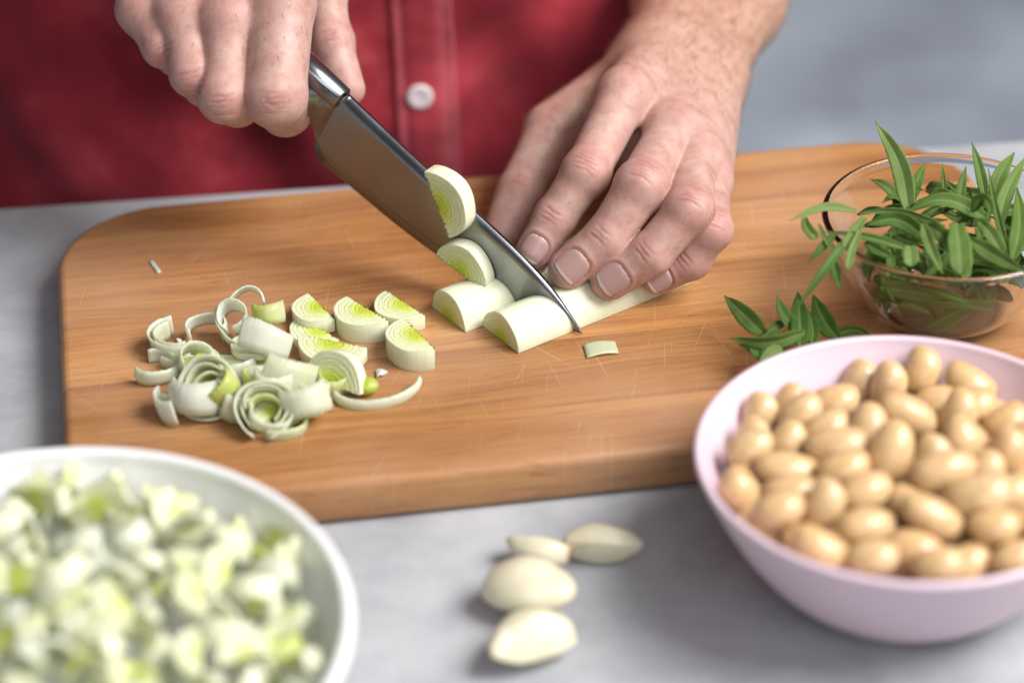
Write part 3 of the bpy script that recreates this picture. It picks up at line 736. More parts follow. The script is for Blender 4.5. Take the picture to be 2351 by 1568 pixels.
for it in range(90):                                # settle: push overlapping beans apart (two balls per bean), keep them near the heap's surface
    e = ba * (bl - bw)[:, None]; S = np.concatenate([bc - e, bc + e]); Rr = np.concatenate([bw, bw]) * .97; own = np.r_[np.arange(nb), np.arange(nb)]
    D = S[:, None] - S[None]; dd = np.linalg.norm(D, axis=2) + 1e-6; ov = Rr[:, None] + Rr[None] - dd; ov[own[:, None] == own[None]] = 0
    push = (np.maximum(ov, 0)[..., None] * D / dd[..., None]).sum(1) * .16
    mv = push[:nb] + push[nb:]; bc = bc + mv + (anchor - bc) * .06
    rad_ = np.hypot(bc[:, 0] - PC[0], bc[:, 1] - PC[1]); lim = 69.0 - (bl - 10) * .8
    f_ = np.minimum(1, lim / np.maximum(rad_, 1e-6)); bc[:, :2] = np.array(PC[:2]) + (bc[:, :2] - np.array(PC[:2])) * f_[:, None]
for k in range(nb): put_bean(bc[k], ba[k], -FW * .5 + Z * .8, bl[k], bw[k], k)
k = 0
for lay, (zo, rmax) in enumerate(((-15, 54), (-28, 43))):         # the layers that show in the gaps
    gs = 15.5
    for i in range(-6, 7):
        for j in range(-6, 7):
            x = PC[0] + (i + .5 * (j % 2)) * gs + rng.uniform(-2, 2); y = PC[1] + j * gs * .9 + rng.uniform(-2, 2)
            if math.hypot(x - PC[0], y - PC[1]) > rmax: continue
            a = rng.uniform(0, math.pi); k += 1
            put_bean((x, y, psurf(x, y) + zo), (math.cos(a), math.sin(a), rng.uniform(-.4, .4)), Z, 11.5, 7.4, k)

# ---------------------------------------------------------------- chopped leek in the white bowl
wsurf = pile(WC, 75, 16, 97)
CH = []
for k in range(9):
    if k < 6:
        V, F, A = strip_mesh(*((8, 9, 1.6, 170), (12, 9, 1.8, 95), (6, 9, 1.8, 300), (15, 11, 2, 60), (8, 8, 2, 120), (12, 12, 1.6, 80))[k], n=18, seed=k, rad=(.95, .9, .75, .97, .45, .85)[k], rad2=(.85, .97, .5, .9, .3, .95)[k])
        CH.append(mesh('chopped_leek', V, F, CURL, True, {'rad': A}))
    else:
        V, F, A = half_disc((11, 12, 9)[k - 6], (7, 9, 6)[k - 6], 30 + k, ns=16, nr=8); A = [.30 + .68 * q if q < .98 else q for q in A]; CH.append(mesh('chopped_leek', V, F, LEEK, True, {'rad': A}))
rng = random.Random(21)
def put_chop(p, k, q=None):
    o = obj('chopped_leek', CH[k]); o.scale = (rng.uniform(.85, 1.15),) * 3; o.location = [c * U for c in p]
    o.rotation_euler = q or (rng.uniform(-1.0, 1.0), rng.uniform(-1.0, 1.0), rng.uniform(0, 6.28))
    tag(o, 'chopped pale leek piece in the large white bowl', 'leek piece', 'chopped leek pieces in the white bowl')
pts = []
for lay, (zo, rmax, sp_) in enumerate(((0, 97, 10.9), (-8, 88, 13.2))):
    L = []
    for _ in range(6000):
        a = rng.uniform(0, 6.2832); r = rmax * math.sqrt(rng.random()); x, y = WC[0] + r * math.cos(a), WC[1] + r * math.sin(a)
        if all((x - u) ** 2 + (y - v) ** 2 > sp_ ** 2 for u, v in L): L.append((x, y))
    for x, y in L:
        if x < WC[0] - 75 and lay: continue
        put_chop((x, y, wsurf(x, y) + zo + rng.uniform(-3, 4)), rng.choice((0, 1, 1, 3, 3, 4, 5, 5, 6, 6, 7, 7, 8, 8)))
p = at_z(590, 1250, 62); put_chop(p, 5, (.2, 1.5, .4))

# ---------------------------------------------------------------- garlic
def clove(px, L, w, direction, zc, label, k, bend=.18, flat=.86):
    """peeled clove: fat crescent with a pointed tip; direction = world direction from root to tip"""
    n, m = 26, 40; V = []; A = []
    for i in range(n + 1):
        f = i / n
        r = .42 + .58 * math.sin(math.pi / 2 * min(1, f / .42)) ** .8 if f < .42 else max(.05, max(0.0, math.cos(math.pi / 2 * (f - .42) / .58)) ** .60)
        if f == 0: r = .34
        up = .22 * max(0, f - .72) / .28
        for j in range(m):
            a = 2 * math.pi * j / m
            # two flat inner faces meeting in a ridge, one rounded back
            fa = min([1.0] + [dd / max(.05, math.cos(a - aa)) for aa, dd in ((k * .9 + 2.4, .56), (k * .9 + 4.2, .62)) if math.cos(a - aa) > .05])
            rr = r * (.18 + .82 * fa) * (1 + .018 * math.sin(5 * a + 9 * f + k)); ca, sa = math.cos(a), math.sin(a)
            V.append(((f - .5) * L, rr * ca * w / 2 + bend * w * (1 - (2 * f - 1) ** 2), (rr * sa * flat + up) * w / 2)); A.append(max(1.1 - f * 14, (f - .86) * 7, 0))
    F = tube_faces(n + 1, m); F.append(tuple(reversed(range(m)))); F.append(tuple(n * m + j for j in range(m)))
    c = at_z(*z8(*px), zc); ex = nrm(direction); ey = nrm(np.cross(Z, ex)); ez = np.cross(ex, ey)
    o = obj('garlic_clove', mesh('garlic_clove', V, F, GARLIC, True, {'tip': A}), M=mat4(ex, ey, ez, c - ey * bend * w * .5))
    tag(o, label, 'garlic clove')
clove((860, 530), 27, 18, (-1, .30, 0), 8.0, 'short peeled garlic clove lying between the board and the widest clove', 0, bend=.06)
clove((1370, 505), 33, 18.5, (1, -.12, 0), 8.0, 'peeled garlic clove with a brownish tip pointing at the pink bowl', 1, bend=.06)
clove((815, 860), 38, 29, (.9, -.30, .05), 10.4, 'widest flat peeled garlic clove, pressed against a curved one', 2, bend=.08)
clove((790, 1255), 36, 25.5, (-1, -.5, 0), 9.8, 'curved peeled garlic clove with its point away from the pink bowl', 3, bend=-.16)

# ---------------------------------------------------------------- tarragon leaves
def leaf(pts, wpx, label, group, pale=0.0, fold=.30, tw=0.0, conv=z5, d=1205, blunt=False, n=22, seed=0, name='tarragon_leaf'):
    """pts: (x, y[, depth]) from stalk to tip; wpx: widest width in the same pixels"""
    P = [at_d(*conv(p[0], p[1]), p[2] if len(p) > 2 else d) for p in pts]
    return leaf3(P, (.95 if group == GS or d < 1203 else .76) * wpx * .39044 / (FPX / d), label, group, pale, fold, tw, blunt, n, seed, name)
def leaf3(P, w, label, group, pale=0.0, fold=.3, tw=0.0, blunt=False, n=22, seed=0, name='tarragon_leaf'):
    rng = random.Random(seed * 7 + 3)
    P = resample(smooth_poly(P, 3), n + 1); m = 9; V = []; A = []; ph = rng.uniform(0, 6)
    for i in range(n + 1):
        f = i / n
        t = nrm(P[min(n, i + 1)] - P[max(0, i - 1)])
        c = nrm(P[i] - CAM); wd = nrm(np.cross(t, c)); nn = np.cross(wd, t)
        if nn @ c > 0: nn = -nn
        a = math.radians(tw) + .16 * math.sin(3.2 * f + ph); wd, nn = wd * math.cos(a) + nn * math.sin(a), nn * math.cos(a) - wd * math.sin(a)
        prof = max(.05, (min(1, .18 + f / .30) ** .7) * (1 if f < .38 else (1 - ((f - .38) / .62) ** 1.9))) if not blunt else max(.05, min(1, .55 + f * 1.1) * (1 if f < .8 else math.cos((f - .8) / .2 * 1.35)))
        h = w / 2 * prof
        for k in range(m):
            u = k / (m - 1) * 2 - 1
            e = .05 * w * math.sin(f * 17 + ph + 2 * u) * abs(u) * .5
            tooth = 1 + (.05 if (i % 2 and abs(u) == 1) else 0)
            V.append(P[i] + wd * h * u * tooth + nn * (fold * h * abs(u) ** 1.2 + e))
            A.append(1.0 if k == m // 2 else 0.0)
    V = np.array(V); nm = len(V); F = []
    # closed thin blade: upper and lower face
    N = np.zeros_like(V)
    G = V.reshape(n + 1, m, 3)
    gu = np.gradient(G, axis=0); gv = np.gradient(G, axis=1); NN = np.cross(gv, gu); NN /= np.linalg.norm(NN, axis=2)[..., None] + 1e-9
    W2 = np.concatenate([V + NN.reshape(-1, 3) * .11, V - NN.reshape(-1, 3) * .11])
    for i in range(n):
        for k in range(m - 1):
            q = (i * m + k, i * m + k + 1, (i + 1) * m + k + 1, (i + 1) * m + k)
            F.append(q); F.append(tuple(nm + x for x in reversed(q)))
    per = list(range(m)) + [i * m + m - 1 for i in range(1, n + 1)] + [n * m + k for k in range(m - 2, -1, -1)] + [i * m for i in range(n - 1, 0, -1)]
    for x, y in zip(per, per[1:] + per[:1]): F.append((y, x, nm + x, nm + y))
    o = based(name, W2, F, LEAF, True, {'rib': A + A, 'pale': [pale] * (2 * nm)})
    return tag(o, label, 'herb leaf', group)
GB = 'green herb leaves heaped in the glass bowl'; LB = 'narrow green herb leaf lying in the glass bowl'
GH = 'herb leaves hanging over the rim of the glass bowl'; GS = 'herb leaves lying on the board beside the glass bowl'
LH = 'narrow green herb leaf hanging over the rim of the glass bowl'
leaf([(1195, 640, 1210), (1150, 330, 1212), (990, 88, 1216)], 150, 'long light green herb leaf standing tallest out of the glass bowl', None, pale=.75, seed=1)
leaf([(880, 615, 1180), (700, 575, 1178), (485, 672, 1172)], 66, 'pale herb leaf sticking far out sideways over the glass rim', None, pale=.75, tw=25, seed=2)
leaf([(1400, 705, 1180), (1130, 600, 1180), (880, 632, 1180)], 66, 'pale twisted herb leaf across the heap, tip to the overhanging ones', None, pale=.6, tw=-25, seed=3)
leaf([(1665, 665, 1195), (1400, 520, 1190), (1175, 618, 1192)], 125, 'broad dark herb leaf arched over the middle of the glass bowl', None, pale=.15, tw=10, seed=4)
leaf([(1290, 770, 1178), (1120, 640, 1178), (935, 700, 1176)], 130, LB, GB, seed=5)
leaf([(1210, 845, 1172), (950, 760, 1170), (690, 735, 1168)], 62, LH, GH, pale=.15, seed=6)
leaf([(860, 740, 1172), (720, 920, 1160), (640, 1030, 1158), (520, 1200, 1160)], 72, 'longest herb leaf hanging down from the glass rim towards the board', None, pale=.2, seed=7)
leaf([(740, 880, 1166), (760, 980, 1165), (785, 1078, 1166)], 80, LH, GH, pale=.1, seed=8)
leaf([(760, 740, 1172), (680, 830, 1168), (600, 915, 1168)], 66, LH, GH, seed=9)
leaf([(900, 730, 1168), (850, 850, 1164), (828, 960, 1162)], 60, LH, GH, pale=.6, blunt=True, seed=10)
leaf([(575, 655, 1172), (590, 720, 1170), (650, 775, 1170)], 78, LH, GH, pale=.2, blunt=True, seed=11)
leaf([(930, 650, 1172), (880, 720, 1170), (800, 840, 1166)], 80, LH, GH, pale=.45, blunt=True, seed=12)
leaf([(660, 690, 1172), (700, 790, 1168), (790, 900, 1164)], 36, LH, GH, pale=.3, seed=13)
leaf([(1470, 690, 1172), (1490, 850, 1160), (1500, 990, 1156)], 175, 'broad herb leaf with a pale midrib hanging onto the glass wall', None, pale=.3, blunt=True, fold=.2, seed=14)
leaf([(1270, 685, 1174), (1320, 840, 1164), (1390, 985, 1158)], 95, LB, GB, pale=.5, seed=15)
leaf([(1540, 780, 1170), (1700, 880, 1166), (1880, 975, 1162)], 125, LB, GB, pale=.15, seed=16)
leaf([(1600, 670, 1180), (1670, 740, 1174), (1740, 870, 1168)], 105, LB, GB, pale=.3, blunt=True, seed=17)
leaf([(1195, 820, 1168), (1200, 870, 1164), (1205, 940, 1160)], 115, LB, GB, pale=.55, blunt=True, seed=18)
leaf([(1410, 600, 1210), (1395, 450, 1212), (1385, 335, 1214)], 44, LB, GB, pale=.2, seed=19)
leaf([(1480, 620, 1205), (1495, 480, 1207), (1525, 352, 1210)], 78, LB, GB, pale=.1, seed=20)
leaf([(1645, 560, 1210), (1610, 380, 1214), (1560, 212, 1220)], 84, LB, GB, pale=.3, seed=21)
leaf([(1780, 880, 1172), (1705, 640, 1190), (1655, 362, 1205)], 60, LB, GB, pale=.15, seed=22)
leaf([(1680, 560, 1215), (1720, 400, 1218), (1810, 270, 1222)], 120, LB, GB, pale=.35, seed=23)
leaf([(1720, 720, 1190), (1750, 520, 1200), (1880, 290, 1210)], 115, LB, GB, pale=.4, seed=24)
leaf([(1800, 900, 1170), (1850, 700, 1185), (1825, 478, 1200)], 135, LB, GB, pale=.1, seed=25)
leaf([(1560, 620, 1190), (1620, 520, 1186), (1680, 600, 1182), (1640, 670, 1182)], 90, LB, GB, pale=.1, fold=.1, seed=26)
leaf([(1460, 560, 1205), (1380, 500, 1207), (1285, 545, 1207)], 90, LB, GB, seed=27)
leaf([(1300, 700, 1180), (1380, 740, 1176), (1420, 860, 1172)], 110, LB, GB, pale=.15, seed=28)
leaf([(1500, 520, 1215), (1440, 470, 1216), (1400, 430, 1218)], 50, LB, GB, pale=.2, seed=29)
leaf([(1120, 760, 1180), (1200, 800, 1176), (1290, 800, 1174)], 80, LB, GB, seed=30)
leaf([(930, 800, 1172), (1010, 850, 1168), (1120, 890, 1166)], 80, LB, GB, seed=31)
leaf([(1760, 640, 1205), (1800, 590, 1208), (1815, 660, 1205)], 90, LB, GB, pale=.1, seed=32)
leaf([(1900, 900, 1172), (1920, 700, 1190), (1960, 500, 1205)], 120, LB, GB, pale=.3, seed=33)
leaf([(1960, 940, 1168), (2060, 760, 1182), (2130, 640, 1190)], 110, LB, GB, pale=.1, seed=34)
leaf([(1980, 760, 1195), (2060, 560, 1205), (2100, 400, 1212)], 100, LB, GB, pale=.25, seed=35)
# leaves inside the bowl, seen through the glass
rng = random.Random(9)
for k in range(64):
    a = rng.uniform(0, 6.283); z = BT + 4 + 36 * rng.random() ** .8; f = (z - BT) / 50
    rr = (25 + 28 * f ** .55) - 7
    r = rr * math.sqrt(rng.uniform(.15, .95)); x, y = GC[0] + r * math.cos(a), GC[1] + r * math.sin(a)
    b = a + math.pi / 2 + rng.uniform(-.6, .6); L = rng.uniform(11, 20)
    pts3 = []
    for s in (-1, 0, 1):
        q = np.array([x + math.cos(b) * L * s, y + math.sin(b) * L * s, z + rng.uniform(-3, 3) + (2 if s == 0 else 0)])
        e = q[:2] - GC[:2]; lim = rr + 2
        if np.hypot(*e) > lim: q[:2] = GC[:2] + e / np.hypot(*e) * lim
        pts3.append(q)
    leaf3(pts3, rng.uniform(3.5, 7.5), LB, GB, pale=rng.uniform(0, .5), seed=100 + k, n=14)
# loose leaves on top of the heap
for k in range(44):
    a = rng.uniform(0, 6.283); r = 44 * math.sqrt(rng.random()); x, y = GC[0] + r * math.cos(a), GC[1] + r * math.sin(a)
    b = rng.uniform(0, 6.283); L = rng.uniform(14, 26); el = rng.uniform(-.15, .9) if r < 34 else rng.uniform(-.1, .3)
    if r > 30: b = a + math.pi + rng.uniform(-.9, .9)
    d = np.array([math.cos(b) * math.cos(el), math.sin(b) * math.cos(el), math.sin(el)]); p0 = np.array([x, y, BT + 36 + 10 * (1 - (r / 44) ** 2) + rng.uniform(-3, 3)])
    leaf3([p0, p0 + d * L * .5 + Z * rng.uniform(1, 4), p0 + d * L + Z * rng.uniform(-5, 1)], rng.uniform(3.2, 6.2), LB, GB, pale=rng.uniform(0, .6), tw=rng.uniform(-50, 50), seed=200 + k, n=16)
# leaves on the board
leaf([(345, 1345, 1196), (230, 1230, 1198), (103, 1113, 1204)], 118, 'pointed herb leaf on the board rising towards the leek', None, pale=.12, d=1196, seed=41)
leaf([(560, 1335, 1198), (450, 1230, 1196), (412, 1113, 1200)], 88, LBD := 'narrow green herb leaf lying on the board beside the glass bowl', GS, pale=.15, d=1198, tw=30, seed=42)
leaf([(550, 1420, 1190), (550, 1240, 1198), (535, 1088, 1206)], 122, LBD, GS, d=1198, seed=43)
leaf([(780, 1365, 1198), (690, 1270, 1202), (625, 1105, 1210)], 118, LBD, GS, d=1200, seed=44)
leaf([(740, 1350, 1200), (860, 1300, 1200), (985, 1352, 1198)], 62, LBD, GS, d=1200, tw=20, seed=45)
leaf([(575, 1325, 1186), (370, 1400, 1180), (138, 1362, 1184)], 98, 'herb leaf on the board with a curled pale tip, lying across the others', None, pale=.2, d=1184, tw=-20, seed=46)
leaf([(420, 1330, 1186), (300, 1420, 1182), (190, 1400, 1184)], 90, LBD, GS, d=1184, seed=47)
leaf([(440, 1420, 1178), (370, 1460, 1174), (300, 1520, 1172)], 90, LBD, GS, pale=.5, d=1174, seed=48)
leaf([(300, 1360, 1188), (290, 1440, 1182), (330, 1500, 1178)], 100, LBD, GS, d=1182, seed=49)
leaf([(450, 1270, 1200), (400, 1300, 1196), (345, 1335, 1192)], 60, LBD, GS, pale=.1, d=1196, seed=50)
leaf([(620, 1400, 1192), (630, 1300, 1198), (600, 1200, 1202)], 80, LBD, GS, d=1197, seed=51)

# ---------------------------------------------------------------- person: hands grown from a distance field, shirt, hair
class Field:
    def __init__(s, lo, hi, h):
        s.lo = np.asarray(lo, float); s.h = h
        s.n = np.ceil((np.asarray(hi) - s.lo) / h).astype(int) + 1
        s.D = np.full(s.n, 60.0, np.float32)
    def like(s): f = Field.__new__(Field); f.lo, f.h, f.n = s.lo, s.h, s.n; f.D = np.full(s.n, 60.0, np.float32); return f
    def cone(s, a, b, ra, rb, k, flat=None, bulge=0.0):
        """tapered limb segment blended in with radius k; flat=(normal, factor) thins it along a direction"""
        a = np.asarray(a, float); b = np.asarray(b, float); R = max(ra, rb) * 1.25 + k + 3
        i0 = np.clip(np.floor((np.minimum(a, b) - R - s.lo) / s.h).astype(int), 0, s.n - 1)
        i1 = np.clip(np.ceil((np.maximum(a, b) + R - s.lo) / s.h).astype(int) + 1, 1, s.n)
        if (i1 <= i0).any(): return
        sl = tuple(slice(x, y) for x, y in zip(i0, i1))
        ax = [(s.lo[q] + s.h * np.arange(i0[q], i1[q])).astype(np.float32) for q in range(3)]
        X = ax[0][:, None, None] - np.float32(a[0]); Y = ax[1][None, :, None] - np.float32(a[1]); Zz = ax[2][None, None, :] - np.float32(a[2])
        v = (b - a).astype(np.float32); L2 = float(v @ v) + 1e-6
        t = np.clip((X * v[0] + Y * v[1] + Zz * v[2]) / L2, 0, 1)
        dx = X - t * v[0]; dy = Y - t * v[1]; dz = Zz - t * v[2]
        if flat is not None:
            nn, fa = flat; q = (dx * np.float32(nn[0]) + dy * np.float32(nn[1]) + dz * np.float32(nn[2])) * np.float32(1 / fa - 1)
            dx = dx + q * np.float32(nn[0]); dy = dy + q * np.float32(nn[1]); dz = dz + q * np.float32(nn[2])
        r = ra + (rb - ra) * t
        if bulge: r = r + bulge * np.sin(np.pi * t)
        d = np.sqrt(dx * dx + dy * dy + dz * dz) - r
        s.smin(d.astype(np.float32), k, sl)
    def smin(s, d, k, sl=(slice(None),) * 3):
        c = s.D[sl]
        if k > 0:
            h = np.maximum(k - np.abs(c - d), 0) / k; s.D[sl] = np.minimum(c, d) - h * h * (k * .25)
        else: s.D[sl] = np.minimum(c, d)
    def sample(s, P, D=None):
        D = s.D if D is None else D
        g = (np.atleast_2d(P) - s.lo) / s.h; g = np.clip(g, 0, s.n - 1.001); i = g.astype(int); f = g - i
        o = 0
        for a in (0, 1):
            for b in (0, 1):
                for c in (0, 1):
                    w = (f[:, 0] if a else 1 - f[:, 0]) * (f[:, 1] if b else 1 - f[:, 1]) * (f[:, 2] if c else 1 - f[:, 2])
                    o = o + w * D[i[:, 0] + a, i[:, 1] + b, i[:, 2] + c]
        return o
    def normal(s, P):
        e = s.h * .8; G = np.stack([s.sample(P + np.eye(3)[k] * e) - s.sample(P - np.eye(3)[k] * e) for k in range(3)], 1)
        return G / (np.linalg.norm(G, axis=1)[:, None] + 1e-9)
    def surface(s):
        """naive surface nets"""
        D = s.D; S = D < 0; nx, ny, nz = D.shape
        cnt = np.zeros((nx - 1, ny - 1, nz - 1), np.int8)
        off = [(a, b, c) for a in (0, 1) for b in (0, 1) for c in (0, 1)]
        for a, b, c in off: cnt += S[a:nx - 1 + a, b:ny - 1 + b, c:nz - 1 + c]
        act = np.argwhere((cnt > 0) & (cnt < 8)); idx = np.full(cnt.shape, -1, np.int32); idx[tuple(act.T)] = np.arange(len(act))
        P = np.zeros((len(act), 3)); W = np.zeros(len(act))
        for p in range(8):
            for q in range(p + 1, 8):
                A, Bq = np.array(off[p]), np.array(off[q])
                if np.abs(A - Bq).sum() != 1: continue
                da = D[tuple((act + A).T)]; db = D[tuple((act + Bq).T)]; m = (da < 0) != (db < 0)
                t = np.where(m, da / np.where(m, da - db, 1), 0)
                P += m[:, None] * (A + t[:, None] * (Bq - A)); W += m
        V = s.lo + s.h * (act + P / W[:, None])
        Q = []
        for ax in range(3):
            sa = [slice(None)] * 3; sb = [slice(None)] * 3; sa[ax] = slice(0, -1); sb[ax] = slice(1, None)
            A = S[tuple(sa)]; Bq = S[tuple(sb)]; e = np.argwhere(A != Bq)
            u, v = (ax + 1) % 3, (ax + 2) % 3
            e = e[(e[:, u] > 0) & (e[:, v] > 0) & (e[:, u] < D.shape[u] - 1) & (e[:, v] < D.shape[v] - 1)]
            fl = A[tuple(e.T)]
            def cell(du, dv): c = e.copy(); c[:, u] += du; c[:, v] += dv; return idx[tuple(c.T)]
            q = np.stack([cell(-1, -1), cell(0, -1), cell(0, 0), cell(-1, 0)], 1)
            q[~fl] = q[~fl][:, ::-1]; Q.append(q)
        return V, np.concatenate(Q)

def J(pts, conv=None): return [at_d(*(conv(x, y) if conv else (x, y)), d) for x, y, d in pts]
def build_arm(fingers, palm, h):
    allp = [p for f in fingers for p in f[0]] + [q for c in palm for q in (c[0], c[1])]
    allp = np.array(allp); lo = allp.min(0) - 34; hi = allp.max(0) + 34
    base = Field(lo, hi, h)
    for c in palm: base.cone(*c)
    tot = base.like()
    for Jn, R, ex in fingers:
        # each finger is its own blended chain, kept apart from its neighbours
        f = base.like()
        f.cone(Jn[0], Jn[1], R[0], R[1], 1.5)
        for q in range(1, len(Jn) - 1): f.cone(Jn[q], Jn[q + 1], R[q] * .985, R[q + 1], 2.5, None, -.2)
        for e in ex: f.cone(*e)
        tot.smin(f.D, .7)
    base.smin(tot.D, 4.5)
    return base

FWn = FW
# --- the hand that steadies the leek
Li = J([(400, 1232, 1240), (500, 1065, 1239), (650, 848, 1237), (838, 470, 1268)], z2)
Lm = J([(563, 1318, 1227), (752, 1165, 1223), (920, 915, 1222), (1075, 650, 1264)], z2)
Lr = J([(770, 1372, 1226), (970, 1245, 1219), (1155, 1030, 1217), (1180, 775, 1258)], z2)
Ll = J([(1005, 1360, 1236), (1168, 1275, 1230), (1262, 1125, 1224), (1248, 885, 1256)], z2)
Lt = J([(238, 1150, 1284), (330, 940, 1290), (480, 640, 1312), (760, 470, 1335)], z2)
Lw1 = at_d(1515, 150, 1338); Lw2 = at_d(1612, 178, 1344)
Lf1 = at_d(1570, 0, 1398); Lf2 = at_d(1680, 0, 1402)
Le1 = at_d(1600, -230, 1470); Le2 = at_d(1735, -230, 1480)
def knob(p, r, k=4): return (p, p + np.array([.01, 0, 0]), r, r, k)
up_l = nrm(-FW * .55 + Z * .75)
lf = [
    (Li, (8.8, 9.7, 10.6, 11.6), [knob(Li[2] + up_l * 1.0, 10.5)]),
    (Lm, (9.2, 10.2, 11.5, 11.6), [knob(Lm[2] + up_l * 1.0, 11.2)]),
    (Lr, (9.0, 9.8, 10.6, 11.0), [knob(Lr[2] + up_l * .9, 10.4)]),
    (Ll, (7.7, 8.7, 9.3, 9.8), [knob(Ll[2] + up_l * .7, 9.0)]),
    (Lt, (9.6, 11.2, 12.0, 15.0), []),
]
lp = [
    (Lw1, Li[3], 19, 12.5, 12), (Lw1 * .6 + Lw2 * .4, Lm[3], 19, 13, 12), (Lw1 * .3 + Lw2 * .7, Lr[3], 18.5, 12.4, 12), (Lw2, Ll[3], 18, 10.4, 12),
    (Lw1, Lt[2], 18, 12.5, 12), (Lw1 * .5 + Lw2 * .5 + FW * 6 - Z * 6, (Lm[3] + Lr[3]) / 2 - Z * 12 - FW * 0, 18, 12, 12),
    (Lw2, Ll[3] - Z * 12 - RT * 4, 16, 9.5, 12), (Lw1, Li[3] - Z * 20 + FW * 10, 18, 14, 12), (Li[3] - Z * 20 + FW * 10, Lm[3] - Z * 18 + FW * 6, 13, 13, 8), (Lm[3] - Z * 18 + FW * 6, Lr[3] - Z * 16 + FW * 4, 13, 12, 8),
    knob(Li[3] + up_l * 1.6, 11.8, 5), knob(Lm[3] + up_l * 1.2, 12.2, 5), knob(Lr[3] + up_l * .8, 11.4, 5), knob(Ll[3] + up_l * .8, 9.6, 5),
    (Lw1, Lf1, 19.5, 24, 12), (Lw2, Lf2, 18.5, 25, 12), (Lf1, Le1, 24, 32, 14), (Lf2, Le2, 25, 33, 14),
]
LH_ = build_arm(lf, lp, .8)
# --- the fist on the knife handle
Ri = J([(692, 205, 1272), (655, 252, 1254), (632, 222, 1229), (648, 5, 1242)])
Rm = J([(600, 190, 1272), (545, 238, 1256), (516, 222, 1231), (525, 48, 1241)])
Rr = J([(520, 130, 1274), (470, 195, 1260), (443, 170, 1236), (418, 32, 1246)])
Rl = J([(440, 90, 1276), (405, 130, 1262), (374, 108, 1246), (328, 22, 1254)])
Rt = J([(797, 205, 1266), (760, 95, 1270), (742, -40, 1276), (620, -190, 1280)])
Rw1 = at_d(520, -330, 1285); Rw2 = at_d(390, -290, 1295); Re1 = at_d(330, -700, 1400); Re2 = at_d(200, -650, 1410)
rf = [
    (Ri, (10.5, 12.2, 13.2, 14.2), [knob(Ri[2], 13.6, 4), (Ri[2], Ri[3], 13.2, 14.0, 3)]),
    (Rm, (9.5, 10.6, 11.4, 12.2), [knob(Rm[2], 11.5, 4)]),
    (Rr, (9, 10, 10.6, 11.8), []),
    (Rl, (8, 9, 9.6, 11), []),
    (Rt, (8.4, 9.6, 10.2, 14), [knob(Rt[1] - RT * -1.0, 9.6, 4)]),
]
rpm = [
    (Rw1, Ri[3], 21, 14, 12), (Rw1 * .6 + Rw2 * .4, Rm[3], 20, 13.4, 12), (Rw1 * .3 + Rw2 * .7, Rr[3], 20, 12.6, 12), (Rw2, Rl[3], 19, 12, 12),
    (Rw1, Rt[2], 18, 13, 12), (Rw1, Rt[3], 18, 15, 12),
    knob(Rm[3] - FW * 3.0 + ry * 1.0, 11.5, 5), knob(Ri[3] - FW * 2.0, 12.8, 5), knob(Rr[3] - FW * 2.2, 10.8, 5), knob(Rl[3] - FW * 1.2, 10, 5),
    (Rw1, Re1, 21, 32, 12), (Rw2, Re2, 20, 32, 12),
]
RH_ = build_arm(rf, rpm, 1.0)

